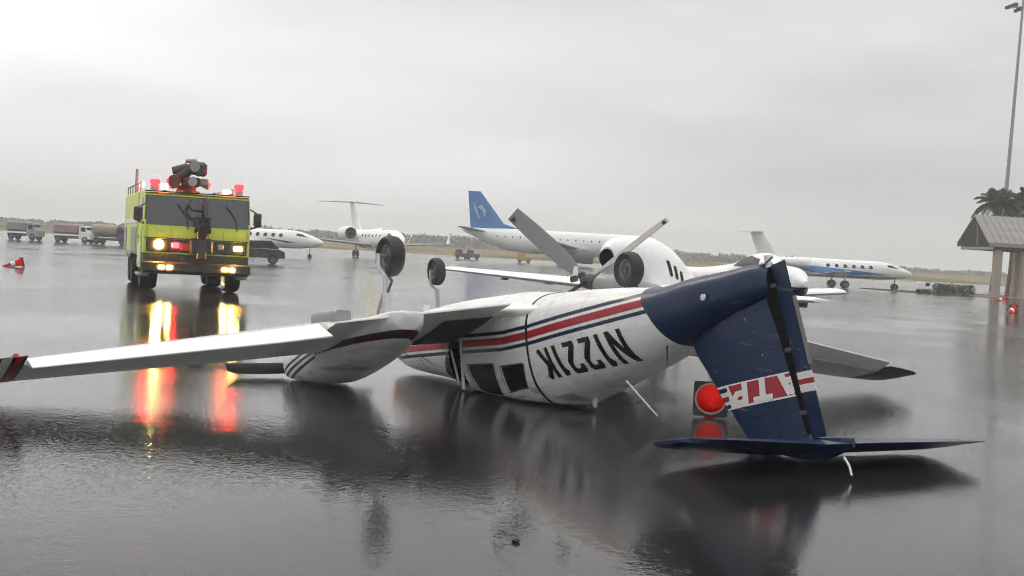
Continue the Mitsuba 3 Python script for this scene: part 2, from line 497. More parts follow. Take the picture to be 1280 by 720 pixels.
def leaves(c, r, n, size, flat_=0.8, seed=0):
    """Leaf clumps spread through an uneven crown."""
    g = np.random.default_rng(seed)
    u = g.normal(size=(n, 3))
    u /= np.linalg.norm(u, axis=1, keepdims=True)
    rad = (0.35 + 0.65 * g.random(n) ** 0.5)[:, None] * (0.75 + 0.5 * meshkit.fbm(u * 1.7 + seed * 3.1, 3, 1))[:, None]
    p = A(c) + u * rad * A(r)
    a, b = g.normal(size=(n, 3)), g.normal(size=(n, 3))
    a /= np.linalg.norm(a, axis=1, keepdims=True)
    b = np.cross(a, b)
    b /= np.linalg.norm(b, axis=1, keepdims=True)
    s = size * (0.5 + g.random(n))[:, None]
    v = np.stack([p + a * s, p - a * s * 0.5 + b * s * 0.7 * flat_, p - a * s * 0.5 - b * s * 0.7 * flat_], 1).reshape(-1, 3)
    return trimesh.Trimesh(v, np.arange(3 * n).reshape(-1, 3), process=False)


ms = []
g = np.random.default_rng(3)
for i in range(210):
    px = -60 + 1400 * i / 209 + g.normal() * 4
    d = 590 + 100 * g.random() + (60 if px > 1000 else 0)
    x = (px - 640) / F * d
    hgt = (5.2 + 4.5 * meshkit.fbm(A([[px * 0.012, 0.3, 0.0]]), 4, 4)[0] + g.normal() * 0.9)
    hgt = 1.05 * (0.55 * hgt + 3.2) * (0.48 if px < 180 else 0.78 if px < 620 else 0.66 if px < 1010 else 0.50)
    w = 3.6 + 3 * g.random()
    ms.append(leaves((x, d, 1.6 + hgt * 0.46), (w, 3.4, hgt * 0.56), 330, 0.72, seed=i))
add(None, 'tree_line', cat_(ms), 'woods_green', smooth=False)
label('tree_line', 'long grey-green line of woods along the far edge of the airfield', 'trees', kind='stuff')

# ------------------------------------------------------------------ the overturned twin-engined airplane
POSE = A([[0.5089, -0.8542, 0.1064], [-0.8339, -0.5198, -0.1853], [0.2136, 0.0056, -0.9769]])
_u, _, _v = np.linalg.svd(POSE)
POSE, POSE_T = _u @ _v, A([-1.7101, 17.6546, 0.9734])


def w_rigid(v):
    """The wreck's own frame (x aft from the nose, y right, z up as if upright) -> world, pressed flat where it would go into the ground."""
    w = v @ POSE.T + POSE_T
    low = 0.012
    w[:, 2] = np.where(w[:, 2] < low + 0.05, low + 0.05 * np.exp(np.minimum((w[:, 2] - low - 0.05) / 0.05, 0)), w[:, 2])
    return w


def w_body(v):
    """As above, with the front of the cabin and the nose bent where the body has buckled."""
    v = v.copy()
    v[:, 0] = np.where(v[:, 0] < 3.0, 3.0 - (3.0 - v[:, 0]) * .86, v[:, 0])
    k = np.maximum(3.9 - v[:, 0], 0)
    v[:, 2] -= 0.088 * k
    w = v @ POSE.T + POSE_T
    # dents in the crushed roof and nose
    dent = 0.03 * (meshkit.fbm(v * 3.0, 3, 6) - 0.5)
    w[:, 2] += dent * np.clip((v[:, 2] - 1.5) * 4, 0, 1)
    low = 0.012
    w[:, 2] = np.where(w[:, 2] < low + 0.06, low + 0.06 * np.exp(np.minimum((w[:, 2] - low - 0.06) / 0.06, 0)), w[:, 2])
    return w


def to_body(px):
    return (A(px) - POSE_T) @ POSE


XZ = lambda v: v[:, [0, 2]]
W = thing('overturned_airplane', 'white and navy twin-engine airplane lying upside down with red and navy stripes', 'airplane')
body = Loft([(0, 1.07, .03, .04, .04), (.06, 1.08, .13, .13, .13), (.3, 1.09, .26, .25, .26), (.7, 1.1, .37, .34, .35), (1.2, 1.1, .45, .41, .41), (1.8, 1.1, .51, .47, .44), (2.3, 1.12, .54, .53, .48), (2.8, 1.15, .56, .70, .52), (3.2, 1.17, .57, .8, .54),
             (3.8, 1.17, .57, .82, .54), (4.4, 1.17, .55, .79, .44), (4.9, 1.18, .52, .70, .40), (5.5, 1.2, .45, .57, .345), (6.2, 1.21, .35, .41, .255), (6.6, 1.18, .28, .31, .24), (7.0, 1.15, .20, .22, .20), (7.45, 1.12, .10, .15, .15), (7.53, 1.12, .06, .10, .10)], 2.5)
bm = body.mesh(110, 72)
m3 = lambda m: __import__('manifold3d').Manifold(__import__('manifold3d').Mesh(A(m.vertices, np.float32), A(m.faces, np.uint32)))


def carve(mesh, cutters):
    a = m3(mesh)
    for c in cutters:
        a = a - m3(c)
    o = a.to_mesh()
    return trimesh.Trimesh(o.vert_properties[:, :3].astype(float), o.tri_verts, process=False)


def prism(poly, y0, y1):
    m = trimesh.creation.extrude_polygon(poly, y1 - y0, engine='earcut')
    v = A(m.vertices)
    m = trimesh.Trimesh(np.stack([v[:, 0], y0 + v[:, 2], v[:, 1]], 1), m.faces, process=False)
    if m.volume < 0:
        m.invert()
    return m


rear_win = Polygon([(3.84, 1.49), (4.24, 1.50), (4.20, 1.70), (3.86, 1.72)]).buffer(0.02, 3)
front_win = Polygon([(3.12, 1.46), (3.66, 1.46), (3.66, 1.80), (3.40, 1.84), (3.22, 1.70)]).buffer(0.02, 3)
door_gap = Polygon([(2.72, 0.76), (3.10, 0.80), (3.06, 1.2), (2.98, 1.5), (3.06, 1.90), (2.52, 1.88), (2.48, 1.5), (2.64, 1.2)])
cut = carve(bm, [prism(rear_win, 0.42, 0.9), prism(front_win, 0.40, 0.9), prism(rear_win, -0.9, -0.42), prism(front_win, -0.9, -0.40), prism(door_gap, 0.15, 0.9)])
add(W, 'fuselage', cut, 'twin_livery', w_body, 30, XZ)
for sd in (1, -1):
    k = add(W, 'cabin_window', body.patch(rear_win.buffer(-0.004), sd, -0.012, 0.05), 'dark_glass', w_body)
    add(k, 'frame', body.patch(rear_win.buffer(0.014).difference(rear_win), sd, 0.004, 0.05), 'deep_grey', w_body)
    k = add(W, 'cabin_window', body.patch(front_win.buffer(-0.004), sd, -0.014, 0.05), 'dark_glass', w_body)
    add(k, 'frame', body.patch(front_win.buffer(0.014).difference(front_win), sd, 0.004, 0.05), 'deep_grey', w_body)
_dg = A(door_gap.buffer(-.006).simplify(.002).exterior.coords)[:-1]
_dg = np.vstack([np.linspace(p_, q_, 5)[:-1] for p_, q_ in zip(_dg, np.roll(_dg, -1, 0))])
_ring = lambda k: np.stack([_dg[:, 0], np.where(k > .3, body.y(_dg[:, 0], _dg[:, 1]) - .015, k), _dg[:, 1]], 1)
_pit = ruled([_ring(.17), _ring(.5)], False)
_fl = trimesh.Trimesh(*_tri(Polygon(_dg)), process=False)
_fl = trimesh.Trimesh(np.stack([_fl.vertices[:, 0], 0 * _fl.vertices[:, 0] + .17, _fl.vertices[:, 1]], 1), _fl.faces, process=False)
add(W, 'cabin_opening', cat_([_pit, _fl]), 'dark_void', w_body, lab='black gap torn open between the nose and the cabin')
# torn skin and a bent post at the gap
add(W, 'door_post', cat_([cbox(2.88, 2.93, 0.50, 0.53, 1.0, 1.8, 0.01), hinge(cbox(2.62, 2.66, 0.5, 0.52, 1.1, 1.7, 0.01), (2.64, .5, 1.3), (2.64, .6, 1.3), 25)]), 'white_flat', w_body)
for sd in (1, -1):
    add(W, 'windshield', body.patch(Polygon([(2.30, 1.52), (2.58, 1.28), (2.60, 1.80), (2.48, 1.72)]), sd, 0.004, 0.05), 'dark_glass', w_body, lab='dark crushed windshield')
add(W, 'nose_seam', cat_([body.patch(sbox(1.60, 0.70, 1.615, 1.54), s_, 0.003, 0.05) for s_ in (1, -1)]), 'deep_grey', w_body)
for x0, z0, w_, h_ in ((0.75, 1.0, .03, .20), (1.0, 1.25, .18, .012), (1.7, 1.35, .3, .014)):
    add(W, 'tear', body.patch(affinity.rotate(sbox(x0, z0, x0 + w_, z0 + h_), 20), 1, 0.004, 0.04), 'dark_void', w_body)
ring = body.mesh(4, 72, 4.37, 4.40)
ring.vertices[:] = (A(ring.vertices) - [4.385, 0, 1.2]) * [1, 1.012, 1.012] + [4.385, 0, 1.2]
add(W, 'strap', ring, 'black_paint', w_body, lab='dark band around the body where the skin has buckled')

# registration, read upright along the right side
# each character: anchored between (x aft, z) of its two lower corners
STROKES = {'N': ([[(0, 0), (0, 1)], [(0, 1), (.66, 0)], [(.66, 0), (.66, 1)]], .66), '1': ([[(.16, 0), (.16, 1)], [(.16, .98), (-.02, .80)]], .22), '2': ([[(0, .74), (0, .86), (.13, .98), (.42, .98), (.54, .86), (.54, .66), (.02, .14), (.02, .03), (.58, .03)]], .56),
           'A': ([[(0, 0), (.36, .94)], [(.36, .94), (.72, 0)], [(.12, .32), (.60, .32)]], .72), 'T': ([[(-.1, .88), (.72, .88)], [(.31, 0), (.31, 1)]], .62), 'P': ([[(0, 0), (0, 1)], [(0, .88), (.36, .88), (.50, .76), (.50, .62), (.36, .46), (0, .46)]], .54),
           'K': ([[(0, 0), (0, 1)], [(.56, 1), (.04, .46)], [(.18, .58), (.58, 0)]], .58)}


def registration_mesh(text, wd=.24):
    from shapely.geometry import LineString
    from shapely import union_all
    out, x = [], 0.0
    for c in text:
        ls, w = STROKES[c]
        gl = union_all([LineString(l).buffer(wd / 2, cap_style='flat', join_style='mitre') for l in ls]).intersection(sbox(-1, 0, 2, 1))
        gl = affinity.translate(gl, x + wd / 2, 0)
        out += list(getattr(gl, 'geoms', [gl]))
        x += w + wd + .20
    return cat_([trimesh.Trimesh(*_tri(q), process=False) for q in out]), x - .20


rm, rw_ = registration_mesh('N1221K')
v = A(rm.vertices)
u_, zt = v[:, 0] / rw_, v[:, 1]
xx = 5.82 - u_ * 1.30
v2 = np.stack([xx + .11 * zt, 1.37 - .055 * (1 - u_) + zt * (.32 + .0 * (1 - u_)), 0 * xx], 1)
add(W, 'registration', body.patch(trimesh.Trimesh(v2, rm.faces, process=False), 1, 0.004, 0.03), 'black_paint', w_body, 20, lab='large dark registration N1221K, upside down')
v2 = np.stack([4.6 + u_ * 1.2, 1.385 + zt * .27, 0 * xx], 1)
add(W, 'registration', body.patch(trimesh.Trimesh(v2, rm.faces, process=False), -1, 0.004, 0.03), 'navy_flat', w_body, 20, lab='dark registration N1221K on the far flank')

# belly: fillet, steps, antennas
fil = Loft([(3.2, .82, .3, .12, .12), (3.8, .85, .60, .14, .12), (4.35, .93, .54, .16, .12), (4.9, .98, .3, .12, .08)], 2.2)
add(W, 'wing_fillet', fil.mesh(20, 32), 'white_paint', w_rigid)
add(W, 'antenna', cyl(px_at(783, 476, 12.45), px_at(822, 520, 12.2), 0.010, 0.006, 8), 'collar_white', None, lab='pale whip antenna sticking out under the tail')
add(W, 'antenna', cyl(px_at(834, 432, 11.75), px_at(834, 456, 11.7), 0.010, 0.006, 8), 'black_paint', None)
add(W, 'antenna', wing([((4.70, 0, 1.86), .12, .2), ((4.74, 0, 1.99), .06, .2)], up=(0, 1, 0)), 'collar_white', w_body)
for bx_, by_ in ((4.95, 0.30), (5.15, 0.34)):
    add(W, 'drain_fitting', cbox(bx_, bx_ + .09, by_, by_ + .05, 0.66, .72, .01), 'deep_grey', w_body)
add(W, 'antenna', wing([((4.62, 0.1, .66), .14, .2), ((4.68, 0.1, .50), .07, .2)], up=(0, 1, 0)), 'collar_white', w_body)

# wings, hanging towards the ground
TWIST = 6
for sd in (1, -1):
    S = lambda y, x, z: A([x, sd * y, z])
    secs = [(S(.30, 2.40, .80), 1.84, .13), (S(.55, 2.45, .83), 1.78, .13), (S(1.6, 2.68, .96), 1.52, .14), (S(3.0, 2.75, 1.13), 1.43, .14), (S(5.42, 2.92, 1.43), .97, .12)]
    tip = [(S(5.424, 2.92, 1.430), .97, .12), (S(5.62, 2.96, 1.455), .93, .12), (S(5.84, 3.03, 1.49), .84, .11), (S(5.93, 3.10, 1.51), .74, .08), (S(5.96, 3.2, 1.52), .58, .04)]
    tw0, tw1 = secs[1][0] + [secs[1][1] * .76, 0, 0], secs[-1][0] + [secs[-1][1] * .76, 0, 0]
    TW = lambda m: hinge(m, tw0, tw1, TWIST * sd) if sd == 1 else m
    wk = add(W, 'wing', TW(wing(secs, 0, .76)), 'white_paint', w_rigid, 30, lab='white wing reaching left towards the camera' if sd == 1 else 'far wing with its tip on the ground')
    # flap inboard of the nacelle end, aileron outboard
    def piece(y0, y1, deg, name):
        ys = [s_[0][1] * sd for s_ in secs]
        def at(y):
            i = min(max(np.searchsorted(ys, y) - 1, 0), len(ys) - 2)
            t_ = (y - ys[i]) / (ys[i + 1] - ys[i])
            return tuple(A(a, float) * (1 - t_) + A(b, float) * t_ for a, b in zip(secs[i], secs[i + 1]))
        ss = [at(y) for y in np.linspace(y0, y1, 6)]
        m = wing(ss, .765, 1.0)
        h0, h1 = ss[0][0] + [ss[0][1] * .765, 0, 0], ss[-1][0] + [ss[-1][1] * .765, 0, 0]
        return add(wk, name, hinge(m, h0, h1, deg), 'white_paint', w_rigid, 30)
    piece(.62, 2.62, 0, 'flap')
    piece(2.66, 5.40, (-22 if sd == 1 else 14) * sd, 'aileron')
    if sd == 1:
        tk = add(wk, 'wing_tip', TW(wing(tip)), 'black_paint', w_rigid, 30, lab='black wing tip with a white and a red band')
        for a, b, mat in ((5.45, 5.52, 'red_flat'), (5.55, 5.64, 'collar_white')):
            q = [(S(y, 2.92 + (y - 5.42) * .2 - .006, 1.43 + (y - 5.42) * .13), .97 - (y - 5.42) * .25 + .012, .128) for y in (a, b)]
            add(tk, 'band', TW(wing(q)), mat, w_rigid, 30)
        nl = Loft([(3.0, 1.47, .02, .02, .02), (3.06, 1.47, .05, .045, .045), (3.2, 1.47, .05, .04, .04), (3.3, 1.48, .02, .02, .02)], 2, 5.90)
        add(wk, 'navigation_light', nl.mesh(10, 14), 'red_lens', w_rigid)
        lug = cbox(3.62, 3.72, 5.47, 5.52, 1.36, 1.43, .015)
        add(wk, 'navigation_light', lug, 'red_lens', w_rigid)
    else:
        add(wk, 'wing_tip', wing(tip), 'black_paint', w_rigid, 30, lab='dark wing tip resting on the water')
    if sd == 1:
        ws_ = lerp_secs(secs[1], secs[2], .02, .62, 5)
        rows_ = []
        for p_, ch, th in ws_:
            x_, y_ = foil(.06, .74, th, 16)
            rows_.append(p_ + np.outer(x_[:16] * ch, [1, 0, 0]) + np.outer(y_[:16] * ch + .006, [0, 0, 1]))
        idx = np.arange(5 * 16).reshape(5, 16)
        ff = np.vstack([np.stack([idx[:-1, :-1].ravel(), idx[1:, :-1].ravel(), idx[1:, 1:].ravel()], 1), np.stack([idx[:-1, :-1].ravel(), idx[1:, 1:].ravel(), idx[:-1, 1:].ravel()], 1)])
        add(wk, 'walkway', TW(trimesh.Trimesh(np.vstack(rows_), ff, process=False)), 'deep_grey', w_rigid, 30, lab='black non-slip walkway')
    # nacelle, propeller and main gear
    NX, NY = .22, 1.85
    nac = Loft([(x_ + NX, *r_) for x_, *r_ in [(1.34, 1.20, .16, .16, .16), (1.38, 1.20, .24, .24, .26), (1.55, 1.20, .37, .30, .36), (2.0, 1.18, .44, .33, .40), (2.4, 1.16, .45, .34, .34), (2.8, 1.12, .44, .33, .22), (3.3, 1.06, .39, .31, .10), (3.75, 1.0, .29, .24, .05), (4.0, .98, .18, .17, .03), (4.06, .98, .08, .06, .02)]], 2.3, sd * NY)
    nk = add(W, 'nacelle', nac.mesh(60, 48), 'nacelle_livery', w_rigid, 30, XZ, lab='white engine nacelle with thin dark stripes, its top on the ground' if sd == 1 else None)
    for z0 in (1.30, 1.34, 1.38):
        add(nk, 'cowl_louver', nac.patch(affinity.skew(sbox(2.42, z0 + .02, 2.56, z0 + .035), 10), -sd, .006), 'deep_grey', w_rigid)
    lw = add(W, 'landing_gear_leg', cat_([cyl(S(1.66, 3.36, .92), S(1.66, 3.37, .60), .050, .045), cyl(S(1.66, 3.37, .62), S(1.66, 3.38, .40), .036, .036), cyl(S(1.66, 3.38, .42), S(1.74, 3.38, .34), .034), cyl(S(1.74, 3.38, .36), S(1.74, 3.38, .21), .03), cyl(S(1.76, 3.38, .22), S(1.56, 3.38, .22), .026)]), 'alloy', w_rigid)
    add(lw, 'scissor_link', cat_([cyl(S(1.66, 3.41, .62), S(1.66, 3.52, .52), .014), cyl(S(1.66, 3.52, .52), S(1.66, 3.41, .42), .014)]), 'deep_grey', w_rigid)
    add(lw, 'side_brace', cyl(S(1.66, 3.30, .62), S(1.62, 2.98, .92), .02), 'grey_metal', w_rigid)
    wheel(W, 'main_wheel', S(1.60, 3.38, .22), .222, .17, w_rigid)
    add(W, 'gear_door', hinge(cbox(3.06, 3.30, *sorted((sd * 1.74, sd * 1.752)), .42, .92, .005), S(1.74, 3.2, .92), S(1.84, 3.2, .92), 12), 'cream_panel', w_rigid)
    if sd == 1:
        add(W, 'exhaust_fairing', Loft([(3.3, .93, .08, .06, .06), (3.36, .93, .11, .09, .08), (3.86, .97, .11, .09, .08), (3.92, .97, .09, .06, .06)], 3, 2.42).mesh(14, 24), 'grey_paint', w_rigid, lab='grey fairing lying on top of the upturned wing')
        pk = add(W, 'propeller', lathe([(0, -.24), (.05, -.21), (.10, -.10), (.125, 0), (.12, .06), (0, .06)], (1.30 + NX, NY, 1.2), 'x'), 'black_paint', w_rigid, lab='black propeller lying flat at the front of the near nacelle')
        for q in (0, 1):
            m = wing([((-.05, .08, 0), .10, .5), ((-.07, .25, 0), .15, .16), ((-.08, .55, 0), .16, .10), ((-.07, .82, 0), .14, .09), ((-.05, .92, 0), .09, .1), ((-.02, .945, 0), .03, .1)], up=(1, 0, 0), aft=(0, 0, 1))
            m.apply_transform(trimesh.transformations.rotation_matrix(math.pi * q + 0.02, [1, 0, 0]))
            m.apply_translation((1.26 + NX, NY, 1.15))
            add(pk, 'blade', m, 'black_paint', w_rigid)

# the far engine's propeller, thrown up above the belly
HUB = A([0.975, 16.4, 1.245])


hub = px_at(734, 351, 16.4)
rear = px_at(786, 366, 16.0)


def sections_between(a, b, rs):
    a, b = A(a), A(b)
    z = (b - a) / np.linalg.norm(b - a)
    x = np.cross(z, [0, 0, 1.0]); x /= np.linalg.norm(x)
    y = np.cross(z, x)
    th = np.arange(24) * 2 * np.pi / 24
    return ruled([a + (b - a) * t_ + r * (np.cos(th)[:, None] * x + np.sin(th)[:, None] * y) for t_, r in rs])


pk = add(W, 'propeller', sections_between(hub + (hub - rear) * .16, rear, [(0, .03), (.06, .07), (.16, .10), (.24, .10), (.3, .07)]), 'deep_grey', None, lab='grey propeller sticking up in a V behind the belly')
add(W, 'engine_cowl', sections_between(hub, rear + (rear - hub) * .8, [(.12, .08), (.18, .14), (.5, .20), (.9, .19), (1, .1)]), 'grey_paint', None)
for tip_, wide in ((px_at(641, 267, 16.5), 1.0), (px_at(834, 274, 16.3), .62), (px_at(711, 366, 15.35), .5)):
    r = tip_ - hub
    L_ = np.linalg.norm(r); r /= L_
    view = (hub - A([0, 0, CAM_H])); view /= np.linalg.norm(view)
    across = np.cross(r, view); across /= np.linalg.norm(across)
    if wide > .9:
        across = across * .97 + view * .24
    else:
        across = across * .45 + view * .89
    across /= np.linalg.norm(across)
    nrm = np.cross(r, across)
    secs_ = []
    for t_, ch, th in ((.05, .10, .7), (.14, .12, .5), (.28, .20, .13), (.5, .235, .10), (.75, .225, .08), (.93, .205, .08), (.99, .20, .08), (1.0, .185, .07)):
        ch = ch * (1.0 if wide > .9 else .74 if wide > .6 else .45)
        secs_.append((hub + r * L_ * t_ - across * ch / 2, ch, th))
    bk = add(pk, 'blade', wing(secs_, up=nrm, aft=across), 'blade_grey' if wide > .6 else 'black_paint', None)
    if wide > .6:
        e = hub + r * L_ * .955 + across * (.055 if wide > .9 else -.02) - nrm * .0
        q = view * -.02
        add(bk, 'tip_mark', sections_between(e + q + r * -.03 * L_ / 1.3, e + q + r * .02, [(0, .022), (1, .03)]), 'black_paint', None)

# nose gear
add(W, 'nose_gear_leg', cat_([cyl((1.2, 0, .75), (1.2, 0, .42), .03, .026), cyl((1.2, .0, .44), (1.2, .09, .36), .018), cyl((1.2, .09, .37), (1.2, .09, .18), .016), cyl((1.2, .1, .19), (1.2, -.06, .19), .018)]), 'grey_metal', w_body)
wheel(W, 'nose_wheel', A([1.2, 0, .19]), .178, .125, w_body)
for y_ in (.14, -.15):
    add(W, 'nose_gear_door', cbox(1.08, 1.24, y_, y_ + .01, .63, .72, .004), 'white_flat', w_body)

# tail: fin, rudder, stabilizer
fs = [((6.55, 0, 1.05), 1.0, .10), ((6.34, 0, 1.40), 1.29, .10), ((6.47, 0, 1.66), 1.20, .09), ((7.11, 0, 2.55), .75, .08)]
fin = wing(fs, 0, .965, up=(0, 1, 0))
fk = add(W, 'fin', fin, 'navy_paint', w_rigid, 30, lab='dark navy tail fin with a white and red lettered band')


def fin_y(v):
    """Half thickness of the fin's skin at (x, z)."""
    z = v[:, 1]
    t_ = np.clip((z - 1.66) / .89, 0, 1)
    le, ch, th = 6.47 + .64 * t_, 1.20 - .45 * t_, .09 - .01 * t_
    x = np.clip((v[:, 0] - le) / ch, 0, 1)
    return ch * (5 * th * (0.2969 * np.sqrt(x) - 0.126 * x - 0.3516 * x**2 + 0.2843 * x**3 - 0.1 * x**4) + 0.003)


def fin_patch(m, off, side=1):
    if not isinstance(m, trimesh.Trimesh):
        m = trimesh.Trimesh(*_tri(m), process=False)
    v, f = trimesh.remesh.subdivide_to_size(m.vertices, m.faces, .05, max_iter=12)
    y = fin_y(v) * (1.0 if side > 0 else .75) + off
    o = trimesh.Trimesh(np.stack([v[:, 0], side * y, v[:, 1]], 1), f, process=False)
    if o.face_normals[:, 1].mean() * side < 0:
        o.invert()
    return o


zb = lambda x, k: 1.975 + k * .215 - .055 * (x - 6.8)
strip = lambda x0, x1, k0, k1, sk=.0: Polygon([(x0 + .13 * k0 + sk, zb(x0, k0)), (x1 + .13 * k0 * .3, zb(x1, k0)), (x1 + .13 * k1 * .3, zb(x1, k1)), (x0 + .13 * k1 + sk, zb(x0, k1))])
for sd in (1, -1):
    bk = add(fk, 'band', fin_patch(strip(6.73, 7.80, 0, 1), .003, sd), 'white_flat', w_rigid)
    for k0, k1, mat in ((.10, .28, 'navy_flat'), (.46, .66, 'red_flat'), (.80, .95, 'navy_flat')):
        add(bk, 'stripe', fin_patch(strip(6.73, 6.88, k0, k1), .005, sd), mat, w_rigid)
    add(bk, 'red_panel', fin_patch(Polygon([(6.91, zb(6.91, .06)), (7.775, zb(7.775, .06)), (7.80, zb(7.80, .94)), (7.0, zb(7.0, .94))]), .005, sd), 'red_flat', w_rigid)
    t, tw_ = registration_mesh('ATP', .26)
    v = A(t.vertices)
    u_, s_ = v[:, 0] / tw_, v[:, 1]
    x_ = (7.80 - u_ * .86 + s_ * .04) if sd > 0 else (6.96 + u_ * .82 + s_ * .03)
    z_ = zb(x_, .03 + .93 * s_)
    add(bk, 'lettering', fin_patch(trimesh.Trimesh(np.stack([x_ - s_ * .04 * sd, z_, 0 * x_], 1), t.faces, process=False), .008, sd), 'collar_white', w_rigid, 20, lab='white slanted letters ATP on red, upside down')
rs = [((7.54, 0, 1.0), .34, .12), ((7.635, 0, 1.5), .34, .12), ((8.12 - .27, 0, 2.50), .32, .10)]
hp0, hp1 = A([7.54, 0, 1.0]), A([7.85, 0, 2.50])
RUD = 24
rud = hinge(wing(rs, up=(0, 1, 0)), hp0, hp1, RUD)
rk = add(W, 'rudder', rud, 'navy_paint', w_rigid, 30, lab='navy rudder swung to one side')
for k0, k1, mat in ((0.1, .95, 'white_flat'), (.4, .62, 'red_flat')):
    o = .006 if mat == 'white_flat' else .011
    zz = lambda k: 1.93 + k * .2
    seg = [(A([7.54 + .206 * (z - 1.0) - o, 0, z]), .33 + 2 * o, .12 + o * .12) for z in (zz(k0), zz(k1))]
    add(rk, 'band', hinge(wing(seg, up=(0, 1, 0)), hp0, hp1, RUD), mat, w_rigid, 30)
add(rk, 'trim_tab', hinge(wing([((7.80 + .10, 0, 1.32), .10, .08), ((7.90 + .12, 0, 1.9), .10, .08)], up=(0, 1, 0)), hp0, hp1, RUD), 'grey_paint', w_rigid, 30)
add(W, 'hinge_gap', ruled([hp + A([[-w, -.026, 0], [.05, -.03, 0], [.05, .03, 0], [-w, .026, 0]]) for hp, w in ((hp0 + [0, 0, .01], .16), (hp1 * .4 + hp0 * .6, .085), (hp1 * .72 + hp0 * .28, .05), (hp1 - [.006, 0, .03], .03))]), 'dark_void', w_rigid)
for t_ in (.12, .5, .86):
    q = hp0 + (hp1 - hp0) * t_
    add(rk, 'hinge', cbox(q[0] - .05, q[0] + .04, -.036, .036, q[2] - .02, q[2] + .02, .006), 'deep_grey', w_rigid)
for x_, z_, x2, z2 in ((6.75, 1.78, 7.66, 1.70), (7.18, 2.28, 7.83, 2.25), (7.28, 1.45, 7.52, 2.52)):
    add(fk, 'skin_seam', cat_([fin_patch(Polygon([(x_, z_), (x2, z2), (x2 + .008, z2 + .008), (x_ + .008, z_ + .008)]), .003, sd) for sd in (1,)]), 'black_paint', w_rigid)
add(W, 'tail_beacon', cat_([cyl((7.5, 0, 1.02), (7.5, 0, .90), .03), cbox(7.42, 7.52, -.05, .05, .955, .985, .01), cyl((7.46, .03, .98), (7.62, .05, .93), .012)]), 'alloy', w_rigid)
for sd in (1, -1):
    S = lambda y, x, z: A([x, sd * y, z])
    hw_ = .77 if sd == 1 else .90
    dz = -.065 if sd == 1 else .02
    hs = [(S(.0, 7.36, 2.56), .94, .15), (S(.3, 7.38, 2.56), .92, .15), (S(1.55 * hw_, 7.46, 2.56 + dz * .84), .80, .13), (S(1.80 * hw_, 7.52, 2.56 + dz * .96), .70, .11), (S(1.90 * hw_, 7.60, 2.56 + dz), .48, .06)]
    hk = add(W, 'stabilizer', wing(hs, 0, .72), 'navy_paint', w_rigid, 30, lab='navy stabilizer half pointing at the camera' if sd == 1 else None)
    es = [(S(.02, 7.36, 2.56), .94, .15), (S(.3, 7.38, 2.56), .92, .15), (S(1.55 * hw_, 7.46, 2.56 + dz * .84), .80, .13), (S(1.86 * hw_, 7.50, 2.56 + dz), .72, .10)]
    add(hk, 'elevator', hinge(wing(es, .725, 1.02), (8.02, 0, 2.56), (8.02, 1, 2.565), -3), 'navy_paint', w_rigid, 30)
add(W, 'tail_fairing', Loft([(7.05, 2.56, .02, .03, .02), (7.2, 2.56, .06, .12, .06), (7.6, 2.56, .07, .185, .06), (7.95, 2.56, .06, .14, .06), (8.3, 2.56, .02, .05, .03)], 2).mesh(16, 20), 'navy_paint', w_rigid)
add(W, 'torn_strap', tube([to_body((2.64, 9.96, .16)), to_body((2.67, 9.90, .10)), to_body((2.68, 9.86, .03))], .010, 8), 'alloy', w_rigid)
add(W, 'static_port', lathe([(0, -.01), (.03, -.008), (.03, .008), (0, .01)], (6.9, .25, 1.18), 'y', 12), 'collar_white', w_rigid)

# ------------------------------------------------------------------ the white airplane close behind the wreck
B = thing('white_airplane', 'white low-wing airplane close behind the wreck, its rounded hull above the wreck belly', 'airplane')
bt = frame(px_at(757, 352, 22.0) * [1, 1, 0], (-.74, -.67))
hull = Loft([(0, 1.64, .15, .15, .15), (.03, 1.64, .19, .19, .22), (.22, 1.58, .37, .37, .5), (.55, 1.50, .53, .50, .75), (.95, 1.41, .59, .59, .8), (1.3, 1.33, .56, .55, .7), (1.75, 1.18, .45, .42, .5), (2.3, 1.10, .28, .2, .3), (3.4, 1.08, .12, .10, .12)], 2.2)
add(B, 'hull', hull.mesh(60, 48), 'white_paint', bt)
add(B, 'air_intake', lathe([(0, -.03), (.14, -.03), (.155, -.02), (.16, .02), (0, .02)], (-.012, 0, 1.60), 'x', 24), 'dark_void', bt, lab='round black intake')
for i, q in enumerate((.92, 1.10, 1.28)):
    add(B, 'vent_window', hull.patch(affinity.skew(rrect(q, q + .085, 1.34 - .05 * i, 1.62 - .09 * i, .04), -22), -1, .006), 'dark_glass', bt)
lt, rt, cen = px_at(566, 339, 27.0), px_at(1030, 372, 20.0), px_at(812, 352, 22.9)
lt[2], rt[2], cen[2] = 1.20, 1.12, 1.08
hv = A([-.74, -.67, 0])
for a, b in ((cen, lt), (cen, rt)):
    wk = add(B, 'wing', wing([(a + hv * .8, 1.6, .14), (a * .5 + b * .5 + hv * .62, 1.25, .13), (a * .04 + b * .96 + hv * .45, .9, .11), (b + hv * .3, .55, .08)], aft=-hv), 'white_paint', None, 30)
    for t_ in (.35, .58, .8):
        p = a * (1 - t_) + b * t_ - hv * (.80 - .45 * t_ + .05) - A([0, 0, .09])
        add(wk, 'hinge_bracket', trimesh.creation.box((.14, .10, .10), trimesh.transformations.translation_matrix(p)), 'deep_grey', None, False)
add(B, 'tailplane', wing([((3.0, -1.4, 1.1), .5, .09), ((2.8, 0, 1.1), .75, .1), ((3.0, 1.4, 1.1), .5, .09)]), 'white_paint', bt, 30)
